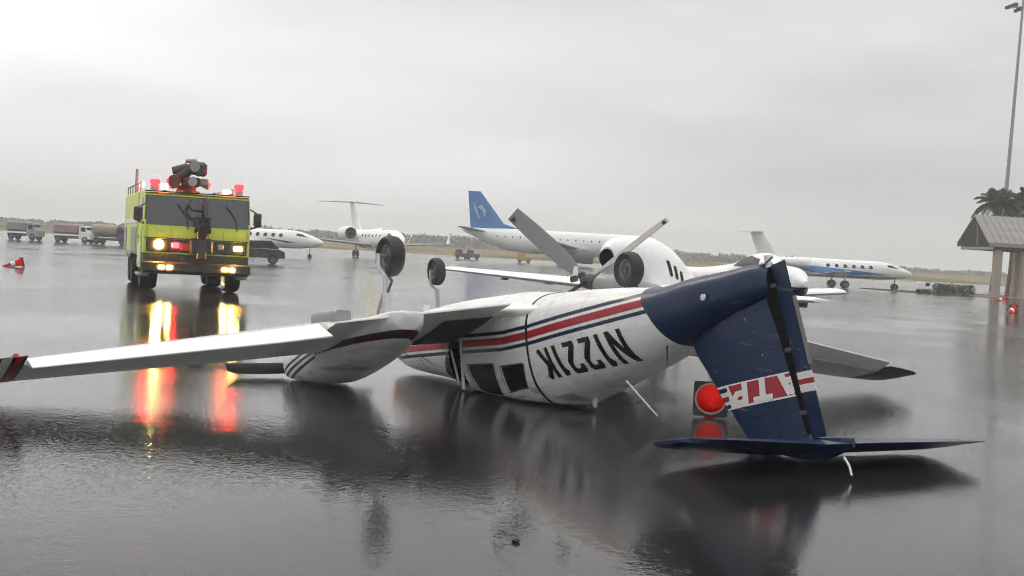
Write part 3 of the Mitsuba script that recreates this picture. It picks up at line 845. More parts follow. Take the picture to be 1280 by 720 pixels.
for dx, dy in ((1.2, 1.3), (1.2, -1.3), (1.0, 0)):
    add(B, 'gear_leg', cyl((dx + .4, dy, 1.0), (dx + .4, dy, .25), .05), 'collar_white', bt)
    wheel(B, 'wheel', A([dx + .4, dy, .25]), .25, .16, bt)

# ------------------------------------------------------------------ upright airplanes farther off


def airplane(name, text, pos, heading, P, group=None):
    """pos: the nose's place on the ground. P: the sizes."""
    K = thing(name, text, 'airplane', group)
    tf = frame(pos, heading)
    L, R, zc = P['L'], P['R'], P['zc']
    nl, tl, up_ = P.get('nose', 1.5) * 2 * R, P.get('tail', 2.6) * 2 * R, P.get('upsweep', .55) * R
    rows = [(0, zc - .25 * R, .02 * R, .02 * R, .02 * R), (.03 * nl, zc - .24 * R, .20 * R, .18 * R, .18 * R), (.2 * nl, zc - .18 * R, .5 * R, .44 * R, .5 * R), (.5 * nl, zc - .08 * R, .80 * R, .74 * R, .8 * R), (.75 * nl, zc - .02 * R, .95 * R, .94 * R, .95 * R), (nl, zc, R, R, R),
            (L - tl, zc, R, R, R), (L - .6 * tl, zc + .25 * up_, .86 * R, .80 * R, .9 * R), (L - .25 * tl, zc + .7 * up_, .48 * R, .42 * R, .5 * R), (L, zc + up_, .1 * R, .12 * R, .12 * R)]
    fu = Loft(rows, 2.05)
    add(K, 'fuselage', fu.mesh(70, 40), P.get('paint', 'white_paint'), tf, 30, XZ)
    for sd in (1, -1):
        for a in P.get('windows', ()):
            add(K, 'cabin_window', fu.patch(ellipse(a, zc + P.get('wz', .35) * R, P['ww'], P['wh']), sd, .012, .3), 'dark_glass', tf)
        x = .42 * nl
        add(K, 'windshield', fu.patch(Polygon([(x, zc + .30 * R), (x + .20 * nl, zc + .36 * R), (x + .34 * nl, zc + .42 * R), (x + .34 * nl, zc + .66 * R), (x + .22 * nl, zc + .66 * R)]), sd, .012, .15), 'dark_glass', tf)
        for c in P.get('cheat', ()):
            add(K, 'stripe', fu.patch(Polygon([(a, zc + b * R) for a, b in c[0]]), sd, .010, .35), c[1], tf)
    wx, ws, wcr, wct, wsw, wz, wd = P['wing']
    for sd in (1, -1):
        S = lambda y, x, z: A([x, sd * y, z])
        wk = add(K, 'wing', wing([(S(R * .5, wx, wz), wcr, .12), (S(ws * .35, wx + wsw * .35, wz + wd * .33), wcr * .66 + wct * .34, .12), (S(ws, wx + wsw, wz + wd), wct, .10)]), P.get('wing_paint', 'white_paint'), tf, 30)
        if P.get('winglet'):
            add(wk, 'winglet', wing([(S(ws, wx + wsw, wz + wd), wct, .09), (S(ws + .25, wx + wsw + .7, wz + wd + P['winglet']), wct * .4, .08)], up=(0, sd, .2)), 'white_paint', tf, 30)
        hx, hs_, hcr, hct, hsw, hz, hd = P['htail']
        add(K, 'tailplane', wing([(S(.02, hx, hz), hcr, .09), (S(hs_, hx + hsw, hz + hd), hct, .08)]), P.get('htail_paint', 'white_paint'), tf, 30)
        ex, ey, ez, el, er = P['engine']
        en = Loft([(ex, ez, er * .86, er * .86, er * .86), (ex + .04 * el, ez, er * .96, er * .96, er * .96), (ex + .3 * el, ez, er, er, er), (ex + .7 * el, ez, er * .92, er * .92, er * .92), (ex + el, ez, er * .6, er * .6, er * .6)], 2, sd * ey)
        ek = add(K, 'engine', en.mesh(24, 32), P.get('engine_paint', 'white_paint'), tf)
        add(ek, 'intake', lathe([(0, -.14), (er * .25, -.05), (er * .27, -.025), (er * .76, -.02), (er * .86, -.02), (er * .86, .03), (0, .03)], (ex - .008, sd * ey, ez), 'x', 24), 'dark_void', tf)
        add(ek, 'exhaust', lathe([(0, -.01), (er * .56, -.02), (er * .5, .02), (0, .02)], (ex + el + .012, sd * ey, ez), 'x', 20), 'deep_grey', tf)
        if P.get('under'):
            add(ek, 'pylon', wing([((ex + .35 * el, sd * ey, ez + er * .9), el * .7, .1), ((ex + .6 * el, sd * ey, wz + wd * .4), el * .7, .1)], up=(0, 1, 0)), 'grey_paint', tf)
        else:
            y0, y1 = sorted((sd * R * .5, sd * (ey - er * .7)))
            add(ek, 'pylon', cbox(ex + .25 * el, ex + .85 * el, y0, y1, ez - .1 * er, ez + .12 * er, .02), 'white_paint', tf)
        gx, gy, gr = P['main']
        add(K, 'gear_leg', cyl(S(gy, gx, zc - R * .6), S(gy, gx, gr), gr * .22, n=10), 'grey_metal', tf)
        for o in (-.42, .42):
            wheel(K, 'wheel', S(gy + o * gr * 1.3, gx, gr), gr, gr * .55, tf, n=18)
    gx, gr = P['nosegear']
    add(K, 'gear_leg', cyl((gx, 0, zc - R * .6), (gx, 0, gr), gr * .2, n=10), 'grey_metal', tf)
    for o in (-.3, .3):
        wheel(K, 'wheel', A([gx, o * gr * 1.5, gr]), gr, gr * .5, tf, n=18)
    fx, fz, fh, fcr, fct, fsw = P['fin']
    fk = add(K, 'fin', wing([((fx, 0, fz), fcr, .10), ((fx + fsw, 0, fz + fh), fct, .10)], up=(0, 1, 0)), P.get('fin_paint', 'white_paint'), tf, 30)
    if P.get('dorsal'):
        dl, dh = P['dorsal']
        add(fk, 'dorsal_fillet', wing([((fx - dl, 0, fz - .1), dl + fcr * .5, .04), ((fx + fsw * dh / fh, 0, fz + dh), fcr * .4, .06)], up=(0, 1, 0)), P.get('fin_paint', 'white_paint'), tf, 30)
    return K, tf, fu, fk


# airliner with the blue tail
S7 = 204.0
AL, atf, _, afk = airplane('airliner', 'large white airliner with a tall blue tail fin at the far side of the apron', px_at(838, 322, 206) * [1, 1, 0], (.995, -.02),
    dict(L=33.4, R=1.9, zc=3.5, nose=1.25, tail=2.9, upsweep=.75, wing=(12.5, 14.4, 7.4, 1.7, 7.2, 2.35, 1.5), wing_paint='grey_metal', htail=(29.1, 6.3, 3.4, 1.2, 3.6, 4.7, .55), htail_paint='grey_paint', engine=(12.5, 4.9, 1.45, 3.9, .98), under=True, engine_paint='deep_grey',
         main=(17.6, 2.6, .52), nosegear=(4.6, .36), fin=(25.9, 5.0, 6.1, 6.2, 2.0, 4.9), fin_paint='blue_tail', dorsal=(3.6, 1.1), windows=[6.5 + 1.25 * i for i in range(18)], ww=.11, wh=.15, wz=.3))
# a pale bird-like mark on the blue tail
for sd in (1, -1):
    for pts in ([(29.9, 6.8), (30.3, 8.0), (31.2, 8.6), (30.5, 9.0), (29.8, 8.1)], [(30.6, 6.6), (31.4, 7.6), (32.0, 9.6), (31.3, 8.4)]):
        m = trimesh.Trimesh(*_tri(Polygon(pts)), process=False)
        v = A(m.vertices)
        add(afk, 'emblem', trimesh.Trimesh(np.stack([v[:, 0], v[:, 0] * 0 + sd * .32, v[:, 1]], 1), m.faces, process=False), 'pale_blue', atf)
AL2 = [(7 + i * .5, .52) for i in range(0)]

# jet seen from ahead, with a T tail
airplane('tailed_jet', 'white jet with a high T tail and two rear engines, nose turned towards the camera', px_at(502, 310, 152) * [1, 1, 0], (.385, -.92),
         dict(L=23, R=1.2, zc=2.35, nose=1.5, tail=3.0, upsweep=.7, wing=(9.5, 11.0, 4.2, 1.2, 4.6, 1.55, .7), wing_paint='grey_paint', htail=(21.2, 4.4, 2.2, 1.0, 1.6, 7.15, -.1), htail_paint='grey_paint', engine=(14.6, 2.2, 3.0, 4.6, .85), main=(12.6, 2.0, .42), nosegear=(3.0, .3),
              fin=(17.2, 3.2, 3.95, 4.4, 2.5, 3.9), windows=[5.4 + 1.5 * i for i in range(6)], ww=.3, wh=.2, winglet=1.1, cheat=[([(13, -.95), (20.5, .0), (20.5, -.35), (14, -1.0)], 'deep_grey')]))
# business jet at the left, half hidden by the fire truck
airplane('business_jet', 'white business jet with a dark swoosh under its windows, tail hidden behind the fire truck', px_at(404, 316, 124) * [1, 1, 0], (.985, -.17),
         dict(L=14.5, R=.88, zc=1.72, nose=1.9, tail=2.8, wing=(6.2, 7.2, 2.6, .9, 2.0, 1.05, .5), htail=(13.2, 2.7, 1.3, .7, 1.0, 4.3, 0), engine=(9.6, 1.35, 2.0, 2.6, .45), main=(7.6, 1.4, .27), nosegear=(1.35, .2), fin=(11.4, 2.3, 2.0, 2.4, 1.2, 2.0),
              windows=[4.05 + .78 * i for i in range(6)], ww=.2, wh=.19, wz=.38, cheat=[([(2.4, -.32), (3.4, -.42), (5.8, .02), (4.6, -.08)], 'deep_grey')]), group=None)
# business jet at the right, with blue flowing stripes
airplane('business_jet', 'white and blue business jet with a pointed nose, parked right of the wreck tail', px_at(1140, 352, 122) * [1, 1, 0], (.985, .17),
         dict(L=16.0, R=.86, zc=1.80, nose=2.2, tail=3.0, wing=(7.2, 7.0, 2.7, .9, 2.1, 1.15, .45), htail=(15.0, 2.4, 1.2, .6, 1.0, 4.75, 0), engine=(11.0, 1.35, 2.15, 2.7, .45), engine_paint='white_paint', main=(7.4, 1.5, .36), nosegear=(1.75, .32), fin=(13.0, 2.4, 2.35, 2.3, 1.2, 2.1),
              windows=[4.6 + .85 * i for i in range(6)], ww=.19, wh=.17, wz=.3, cheat=[([(2.6, -.45), (6.0, -.12), (9.5, .12), (13.5, .30), (13.5, -.15), (9.5, -.62), (6, -.6)], 'sky_blue'), ([(1.6, -.62), (5.6, -.66), (9.5, -.66), (9.5, -.84), (5, -.86), (2, -.8)], 'grey_paint'), ([(4.2, .10), (8.0, .14), (8.0, .2), (4.2, .18)], 'pale_blue')]))

# light airplane peeping out behind the wreck's tail
K = thing('light_airplane', 'small white and navy light airplane showing its dark canopy and nose behind the navy tail', 'airplane')
lp = px_at(1008, 352, 27.0)
ltf = frame(lp * [1, 1, 0], (.40, -.92))
lf = Loft([(0, 1.28, .06, .06, .06), (.2, 1.28, .18, .17, .19), (.5, 1.28, .42, .34, .42), (1.0, 1.28, .50, .38, .5), (1.5, 1.32, .52, .58, .5), (1.9, 1.32, .52, .52, .5), (2.4, 1.32, .5, .34, .48), (4.4, 1.30, .36, .20, .30), (6.0, 1.36, .16, .18, .15), (7.0, 1.38, .04, .08, .08)], 2.3)
lm = lf.mesh(50, 40)
up_half = trimesh.intersections.slice_mesh_plane(lm, (0, 0, 1), (0, 0, 1.20), cap=True)
lo_half = trimesh.intersections.slice_mesh_plane(lm, (0, 0, -1), (0, 0, 1.197), cap=True)
add(K, 'fuselage', up_half, 'white_paint', ltf)
add(K, 'lower_fuselage', lo_half, 'navy_paint', ltf, lab='navy underside')
for sd in (1, -1):
    add(K, 'canopy_window', lf.patch(Polygon([(1.15, 1.56), (2.1, 1.58), (1.9, 1.78), (1.6, 1.83), (1.3, 1.76)]), sd, .008, .08), 'deep_grey', ltf)
    S = lambda y, x, z: A([x, sd * y, z])
    add(K, 'wing', wing([(S(.3, 1.9, .95), 1.6, .13), (S(2.6, 2.0, 1.1), 1.3, .12)]), 'white_paint', ltf, 30)
    add(K, 'tailplane', wing([(S(0, 6.1, 1.4), .8, .09), (S(1.6, 6.2, 1.4), .6, .08)]), 'white_paint', ltf, 30)
    add(K, 'gear_leg', cyl(S(1.3, 2.8, 1.0), S(1.4, 2.8, .2), .035), 'collar_white', ltf)
    wheel(K, 'wheel', S(1.4, 2.8, .2), .2, .14, ltf)
add(K, 'gear_leg', cyl((.8, 0, 1.0), (.8, 0, .18), .03), 'collar_white', ltf)
wheel(K, 'wheel', A([.8, 0, .18]), .18, .12, ltf)
add(K, 'fin', wing([((5.9, 0, 1.45), 1.0, .1), ((6.5, 0, 2.25), .5, .09)], up=(0, 1, 0)), 'white_paint', ltf, 30)

# ------------------------------------------------------------------ airfield fire truck with its lights on
FT = thing('fire_truck', 'yellow-green airport fire truck facing the camera with headlights and red beacons lit', 'fire truck')
ft = flat((.9404, .340), (-8.74, 35.6))
LAMP = (90, 46, 7)


def prof(pts, x0, x1):
    m = trimesh.creation.extrude_polygon(Polygon(pts), x1 - x0, engine='earcut')
    v = A(m.vertices)
    m = trimesh.Trimesh(np.stack([x0 + v[:, 2], v[:, 0], v[:, 1]], 1), m.faces, process=False)
    if m.volume < 0:
        m.invert()
    return m


cab = prof([(0.0, 1.06), (0.0, 1.80), (0.30, 2.66), (0.48, 2.74), (2.3, 2.76), (2.3, .62), (.9, .62), (.9, 1.06)], -1.43, 1.43)
ck = add(FT, 'cab', cab, 'yellow_paint', ft, 20)
add(ck, 'lower_front', prof([(-.02, .50), (-.02, 1.055), (.89, 1.055), (.89, .66), (.3, .50)], -1.42, 1.42), 'olive_paint', ft, 20, lab='dark olive lower front')
add(ck, 'bumper', cbox(-1.46, 1.46, -.22, -.03, .55, .84, .04), 'olive_paint', ft)
add(ck, 'lamp_panel', cbox(-1.36, 1.36, -.035, .02, 1.10, 1.45, .02), 'black_paint', ft)
wa, wb = A([0, .012, 1.83]), A([0, .292, 2.63])
add(ck, 'windshield_surround', trimesh.Trimesh(np.vstack([[wa + [x, o, -.02], wb + [x * .985, o, .02]] for x in (-1.42, 1.42) for o in (-.006, .05)])).convex_hull, 'black_paint', ft, 20)
for x0, x1 in ((-1.38, -.025), (.025, 1.38)):
    q = []
    for off in (-.012, .02):
        n_ = A([0, -.944, .33]) * -off
        q.append([wa + [x0, 0, 0] + n_, wa + [x1, 0, 0] + n_, wb + [x1 - .03 * np.sign(x1), 0, 0] + n_, wb + [x0 - .03 * np.sign(x0) * (x0 < -1), 0, 0] + n_])
    add(ck, 'windshield', trimesh.Trimesh(np.vstack(q)).convex_hull, 'windscreen', ft, 20)
for x0, x1 in ((-.55, -.27), (.78, 1.06)):
    p = lambda x, k: wa + (wb - wa) * k + [x, -.045, .01]
    add(ck, 'wiper', tube([p(x1, -.10), p(x1 - .02, .30), p(x0, .75)], .018, 8), 'black_paint', ft)
for sx in (-1, 1):
    add(ck, 'mirror', cat_([cbox(*sorted((sx * 1.50, sx * 1.72)), -.10, -.02, 1.92, 2.30, .04), cyl((sx * 1.42, .05, 1.85), (sx * 1.62, -.05, 1.92), .025), cyl((sx * 1.42, .1, 2.4), (sx * 1.60, -.05, 2.28), .02)]), 'black_paint', ft)
    add(ck, 'side_window', cbox(*sorted((sx * 1.425, sx * 1.445)), .75, 1.75, 1.85, 2.55, .01), 'windscreen', ft)
    dk = add(ck, 'door', cbox(*sorted((sx * 1.425, sx * 1.45)), .62, 1.9, .72, 1.80, .012), 'yellow_paint', ft)
    add(dk, 'lower_panel', cbox(*sorted((sx * 1.452, sx * 1.462)), .66, 1.86, .74, 1.30, .004), 'collar_white', ft)
    add(dk, 'handle', cbox(*sorted((sx * 1.45, sx * 1.48)), 1.65, 1.82, 1.45, 1.5, .008), 'black_paint', ft)
    add(ck, 'step', cbox(*sorted((sx * 1.2, sx * 1.5)), .6, 1.9, .40, .48, .02), 'grey_metal', ft)
add(ck, 'trim', cbox(-1.40, 1.40, -.03, -.004, 1.462, 1.492, .006), 'black_paint', ft)
add(ck, 'trim', cbox(-1.425, 1.425, .30, .47, 2.745, 2.775, .01), 'olive_paint', ft)
for x in (-1.34, 1.34):
    add(ck, 'grab_bar', tube([A([x, .0, 1.55]), A([x, -.06, 1.58]), A([x, -.06, 1.76]), A([x, .0, 1.80])], .014, 8), 'grey_metal', ft)
for x in (-.9, -.45, 0, .45, .9):
    add(ck, 'marker_light', cbox(x - .05, x + .05, .36, .42, 2.776, 2.82, .012), 'amber_paint', ft)
for x in (-.75, .95):
    add(ck, 'tow_hook', cat_([cyl((x, -.22, .60), (x, -.32, .60), .03), cyl((x - .05, -.32, .60), (x + .05, -.32, .60), .025)]), 'grey_metal', ft)
for x in (-.70, .70):
    add(ck, 'panel_seam', cbox(x - .004, x + .004, -.004, .004, 1.50, 1.80, .001), 'black_paint', ft)
add(ck, 'grille', cat_([cbox(-.42, -.26, -.045, -.03, z, z + .02, .004) for z in np.arange(.68, 1.0, .05)]), 'deep_grey', ft)
# lamps
hl = add(FT, 'headlight', lathe([(0, -.03), (.10, -.025), (.125, 0), (.125, .04), (0, .04)], (-1.02, -.05, 1.30), 'y', 20), 'clear_lens', ft, 30, emit=LAMP)
add(FT, 'headlight', cbox(1.00, 1.24, -.085, -.045, 1.22, 1.34, .02), 'clear_lens', ft, 30, emit=LAMP)
add(FT, 'warning_light', cbox(-.68, -.48, -.085, -.045, 1.22, 1.37, .03), 'red_lens', ft, 30, emit=(40, .1, .15), lab='red lamp lit beside the headlight')
add(FT, 'warning_light', cbox(-.44, -.16, -.075, -.045, 1.16, 1.36, .03), 'red_lens', ft, 30)
add(FT, 'warning_light', cbox(.55, .72, -.075, -.045, 1.24, 1.38, .03), 'grey_metal', ft, 30)
for x in (-1.02, -.80, .68, .88):
    add(FT, 'fog_light', cbox(x, x + .15, -.26, -.225, .64, .74, .02), 'clear_lens', ft, 30, emit=LAMP)
for i, x in enumerate((-1.28, 1.02)):
    bk = add(FT, 'light_bar', cbox(x, x + .26, .55, .80, 2.95, 3.10, .03), 'red_lens', ft, 30, emit=(30, .03, .05), lab='red rooftop beacon, lit')
    add(bk, 'mount', cbox(x + .02, x + .24, .58, .78, 2.76, 2.945, .02), 'grey_metal', ft)
add(FT, 'beacon', cbox(-1.02 + .04, -.78, .62, .82, 2.82, 3.0, .04), 'red_lens', ft, 30, emit=(7, .9, .8), lab='pale pink rooftop beacon')
add(FT, 'beacon', cbox(.70, .95, .62, .82, 2.80, 2.93, .04), 'red_lens', ft, 30, emit=(7, .9, .8), lab='pale pink rooftop beacon')
add(FT, 'beacon', cbox(-1.40, -1.18, 3.9, 4.1, 2.95, 3.12, .04), 'red_lens', ft, 30, emit=(1.6, .35, .3))
# body behind the cab
bk = add(FT, 'body', cbox(-1.46, 1.46, 2.36, 8.9, .95, 2.80, .05), 'yellow_paint', ft)
for sx in (-1, 1):
    for y0, y1, z0, z1, mat in ((2.6, 3.6, 1.0, 1.75, 'grey_metal'), (3.7, 4.9, 1.0, 1.75, 'grey_metal'), (2.5, 8.6, 1.86, 1.98, 'collar_white'), (7.4, 8.6, 1.0, 1.75, 'grey_metal')):
        add(bk, 'locker_shutter' if mat == 'grey_metal' else 'stripe', cbox(*sorted((sx * 1.462, sx * 1.48)), y0, y1, z0, z1, .008), mat, ft)
    add(bk, 'roof_rail', cat_([cyl((sx * 1.4, 2.5, 3.05), (sx * 1.4, 8.7, 3.05), .025)] + [cyl((sx * 1.4, y, 2.8), (sx * 1.4, y, 3.05), .02) for y in np.linspace(2.5, 8.7, 6)]), 'grey_metal', ft)
    add(bk, 'wheel_arch', cbox(*sorted((sx * 1.0, sx * 1.47)), 5.0, 7.2, .80, .96, .04), 'black_paint', ft)
add(bk, 'antenna', cyl((-1.42, 4.2, 2.8), (-1.42, 4.2, 3.5), .05, .04), 'grey_metal', ft, lab='upright post at the roof edge')
add(FT, 'chassis', cbox(-.6, .6, .6, 8.8, .62, .94, .03), 'deep_grey', ft)
for y in (1.62, 5.5, 6.8):
    add(FT, 'axle', cyl((-1.0, y, .60), (1.0, y, .60), .09), 'deep_grey', ft)
    for sx in (-1, 1):
        wheel(FT, 'wheel', A([sx * 1.16, y, .60]), .60, .46, ft, 'x', n=32)
# roof turret: a bulky grey and white monitor with a red swivel, and its black hose arm in front of the windscreen
tft = lambda v: ft((v - A([-.05, .6, 2.78])) * [.98, 1.05, 1.12] + A([-.22, .6, 2.78]))
tk = add(FT, 'roof_turret', cat_([cyl((-.1, .9, 2.74), (-.1, .9, 2.95), .30, .26, 20), cyl((-.50, .8, 3.02), (-.50, .3, 3.02), .17, .17), cbox(-.25, .25, .5, 1.1, 2.93, 3.16, .05)]), 'rust_red', tft, lab='rust-red swivel of the roof turret')
add(tk, 'monitor', cat_([cyl((-.35, .7, 3.10), (.05, .6, 3.45), .15, .13), cyl((.0, .6, 3.40), (.32, .5, 3.38), .17), cyl((-.52, .75, 3.3), (-.12, .65, 3.42), .10), cbox(.10, .40, .35, .75, 3.20, 3.52, .05)]), 'deep_grey', tft, lab='dark monitor barrels on the roof')
add(tk, 'nozzle', cat_([cyl((.05, .45, 3.45), (.02, .1, 3.42), .11, .14), cyl((.0, .5, 3.02), (.0, .2, 3.05), .12, .12), cyl((.25, .6, 3.05), (.5, .5, 2.95), .09), cyl((-.2, .5, 3.55), (.1, .5, 3.58), .05)]), 'grey_metal', tft)
add(tk, 'control_box', cbox(.22, .46, .40, .65, 2.96, 3.14, .03), 'pink_paint', tft)
bk = add(FT, 'bumper_turret', cat_([cyl((.1, -.30, .95), (.1, -.25, 1.55), .15, .12), cbox(-.22, .40, -.34, -.06, 1.10, 1.52, .05), cyl((.1, -.28, 1.5), (.1, -.28, 2.1), .16, .22), cyl((.16, -.22, 2.05), (.20, .05, 2.62), .07, .06)]), 'black_paint', ft, lab='black bumper turret rising before the windscreen')
add(bk, 'hose', tube([A([-.22, .0, 2.62]), A([-.30, -.14, 2.42]), A([-.16, -.24, 2.28]), A([.08, -.26, 2.28])], .045, 10), 'black_paint', ft)
add(bk, 'barrel', cat_([cyl((.1, -.25, 1.85), (.12, -.75, 1.80), .12, .15), cyl((-.12, -.3, 1.75), (.32, -.3, 1.75), .09)]), 'black_paint', ft)
add(FT, 'ground_nozzle', cat_([cyl((.72, -.1, .5), (.72, -.15, .28), .05), cyl((.72, -.15, .30), (.72, -.25, .22), .06)]), 'clear_lens', ft)

# ------------------------------------------------------------------ dark car and the fuel trucks
K = thing('parked_car', 'black car parked in front of the left business jet, right beside the fire truck', 'car')
ct = flat((.98, .2), px_at(314, 330, 84.0) * [1, 1, 0])
add(K, 'body', cat_([prof([(-2.0, .38), (-2.05, .85), (-1.9, .98), (1.75, .95), (2.1, .80), (2.12, .40)], -.9, .9)]).apply_transform(trimesh.transformations.rotation_matrix(-math.pi / 2, [0, 0, 1])), 'black_paint', ct, 25)
add(K, 'cabin', prof([(-.9, .985), (-.6, 1.46), (1.2, 1.50), (1.75, .985)], -.78, .78).apply_transform(trimesh.transformations.rotation_matrix(-math.pi / 2, [0, 0, 1])), 'dark_glass', ct, 25)
for x in (-1.3, 1.35):
    for y in (-.82, .82):
        wheel(K, 'wheel', A([x, y, .34]), .34, .22, ct, n=20)

rx = lambda m: m.apply_transform(trimesh.transformations.rotation_matrix(-math.pi / 2, [0, 0, 1]))
for text, px, py, d, tank, cabm, ln, rnd in (('silver pickup-like service truck with a pale tank, leftmost of the three trucks', 31, 300, 146, 'grey_paint', 'grey_metal', 4.6, False), ('white-cabbed fuel truck with a dull pink tank, middle of the three trucks', 93, 303, 146, 'pink_paint', 'white_flat', 5.4, False),
                                             ('dark truck with a tan cylindrical tank, nearest of three to the fire truck', 140, 306, 146, 'tan_paint', 'deep_grey', 5.2, True)):
    K = thing('fuel_truck', text, 'truck')
    tt0 = flat((.985, -.15), px_at(px, py, d) * [1, 1, 0])
    tt = lambda v, tt0=tt0: tt0(v * .84)
    h = ln / 2
    ck = add(K, 'cab', rx(prof([(h - 1.6, .55), (h - 1.6, 2.25), (h - 1.2, 2.35), (h - .75, 2.3), (h - .45, 1.5), (h, 1.38), (h, .55)], -1.0, 1.0)), cabm, tt, 25)
    for sy in (-1, 1):
        add(ck, 'side_window', cbox(h - 1.35, h - .68, *sorted((sy * 1.003, sy * 1.02)), 1.55, 2.12, .01), 'dark_glass', tt)
    add(ck, 'windshield', cbox(h - .62, h - .56, -.85, .85, 1.62, 2.15, .01), 'dark_glass', tt)
    if rnd:
        add(K, 'tank', cyl((-h, 0, 1.85), (h - 1.7, 0, 1.85), .85, n=28), tank, tt)
    else:
        add(K, 'tank', cbox(-h, h - 1.7, -1.05, 1.05, 1.15, 2.55, .25), tank, tt)
    add(K, 'chassis', cbox(-h, h - .1, -.5, .5, .55, .9, .03), 'deep_grey', tt)
    for x in (-h + .8, h - .75):
        for y in (-.9, .9):
            wheel(K, 'wheel', A([x, y, .45]), .45, .28, tt, n=20)

# small ground equipment by the airliner
for text, px, py, d, mat in (('yellow baggage tug under the airliner wing', 655, 324, 215, 'amber_paint'), ('dark baggage cart below the airliner tail, nearer the nose of two', 591, 323, 225, 'deep_grey'), ('dark baggage cart below the airliner tail, the left one of two', 577, 322, 225, 'deep_grey')):
    K = thing('baggage_tug' if mat == 'amber_paint' else 'baggage_cart', text, 'vehicle')
    tt = flat((1, 0), px_at(px, py, d) * [1, 1, 0])
    add(K, 'body', cat_([cbox(-1.2, 1.2, -.7, .7, .4, 1.05, .08)]), mat, tt)
    add(K, 'cover', cbox(-1.1, .1, -.65, .65, 1.054, 1.7, .06), mat, tt)
    for x in (-.7, .7):
        for y in (-.6, .6):
            wheel(K, 'wheel', A([x, y, .28]), .28, .18, tt, n=16)

# ------------------------------------------------------------------ cones
def cone(text, pos, tip_dir, s=1.0, group=None):
    """A traffic cone lying on its side; tip_dir: where its tip points, on the ground."""
    K = thing('traffic_cone', text, 'traffic cone')
    L_ = .70 * s
    h = A([tip_dir[0], tip_dir[1], 0.0]); h /= np.linalg.norm(h)
    tilt = math.atan2(.18 * s, L_)                     # it rests on one edge of its base and on its tip
    ax = h * math.cos(tilt) + A([0, 0, -math.sin(tilt)])
    up_ = -h * -math.sin(tilt) + A([0, 0, math.cos(tilt)])
    sd = np.cross(up_, ax)
    M = np.stack([ax, sd, up_], 1)
    o = A([pos[0], pos[1], .18 * s * math.cos(tilt) + .012])
    tf = lambda v: (v * s) @ M.T + o
    sq = rrect(-.18, .18, -.18, .18, .03).difference(Point(0, 0).buffer(.150, 10))
    bm_ = trimesh.creation.extrude_polygon(sq, .03, engine='earcut')
    v_ = A(bm_.vertices)
    add(K, 'base', trimesh.Trimesh(np.stack([v_[:, 2] - .032, v_[:, 0], v_[:, 1]], 1), bm_.faces, process=False), 'black_paint', tf, 20, lab='black square base')
    add(K, 'body', trimesh.creation.revolve(A([(.165, -.001), (.160, .012), (.142, .03), (.128, .08), (.030, .66), (.022, .695), (0, .70)]), sections=36).apply_transform(trimesh.transformations.rotation_matrix(math.pi / 2, [0, 1, 0])), 'cone_plastic', tf)
    add(K, 'rim', lathe([(.148, -.036), (.166, -.036), (.166, -.031), (.148, -.031), (.148, -.036)], (0, 0, 0), 'x', 36), 'pink_paint', tf)
    if s > 1.01:
        add(K, 'collar', lathe([(.104, .27), (.110, .27), (.083, .43), (.077, .43), (.104, .27)], (0, 0, 0), 'x', 32), 'collar_white', tf)
    return K


p = px_at(887, 522, 13.45)
cone('red cone lying beside the navy tail fin, its black base towards the camera', p, (.14, 1), 1.0)
p = px_at(27, 332, 50)
cone('red and white cone lying on its side at the far left, before the trucks', p, (-.8, -.6), 1.02)
p = px_at(1267, 389, 63)
cone('red and white cone lying on its side in front of the shelter', p, (-.6, -.8), 1.15)
p = px_at(1258, 374, 96)
cone('small red cone lying on its side at the foot of the shelter columns', p, (-1, .1), 1.2)

# ------------------------------------------------------------------ shelter at the right edge, planting, pole
SH = thing('shelter', 'open shelter with a ribbed grey metal roof on square tan columns at the right edge', 'shelter')
so = px_at(1241, 372, 112) * [1, 1, 0]
e = A([math.cos(.12), math.sin(.12), 0])
st = flat(e, so)
WD, LN = 5.0, 16.0
eave, ridge, over = 4.75, 7.2, .45
slope = (ridge - eave) / (WD / 2 + over)
for sd, y0 in ((0, -over), (1, WD + over)):
    yr = WD / 2
    q = A([[-.9, y0, eave], [LN, y0, eave], [LN, yr, ridge], [-.9, yr, ridge]], float)
    m = trimesh.Trimesh(np.vstack([q, q - [0, 0, .10]])).convex_hull
    rk = add(SH, 'roof', m, 'metal_roofing', st, 20)
    for i, x in enumerate(np.arange(-.85, LN, .62)):
        rib = trimesh.Trimesh(np.vstack([[[x, y0, eave + .002], [x + .07, y0, eave + .002], [x + .07, yr, ridge + .002], [x, yr, ridge + .002]], [[x + .01, y0, eave + .07], [x + .06, y0, eave + .07], [x + .06, yr, ridge + .07], [x + .01, yr, ridge + .07]]])).convex_hull
        add(rk, 'rib', rib, 'metal_roofing', st, False)
    add(rk, 'fascia', cbox(-.9, LN, *((y0 - .06, y0 - .004) if not sd else (y0 + .004, y0 + .06)), eave - .34, eave + .02, .01), 'grey_paint', st)
gk = add(SH, 'gable', cat_([cbox(-.55, -.40, WD / 2 - .06, WD / 2 + .06, eave - .2, ridge - .15, .01), cbox(-.56, -.42, -over, WD + over, eave - .62, eave - .36, .02)]), 'grey_paint', st)
add(SH, 'gable_rake', cat_([tube([A([-.86, -over, eave - .05]), A([-.86, WD / 2, ridge - .05]), A([-.86, WD + over, eave - .05])], .09, 8)]), 'grey_paint', st)
for x, y in ((.2, .1), (2.75, .1), (8.0, .1), (12.0, .1), (4.6, WD - .1), (8.0, WD - .1), (12.0, WD - .1)):
    if True:
        k = add(SH, 'column', cbox(x - .28, x + .28, y - .28, y + .28, .10, eave - .62, .03), 'stucco', st)
        add(k, 'plinth', cbox(x - .36, x + .36, y - .36, y + .36, 0.0, .55, .04), 'stucco', st)
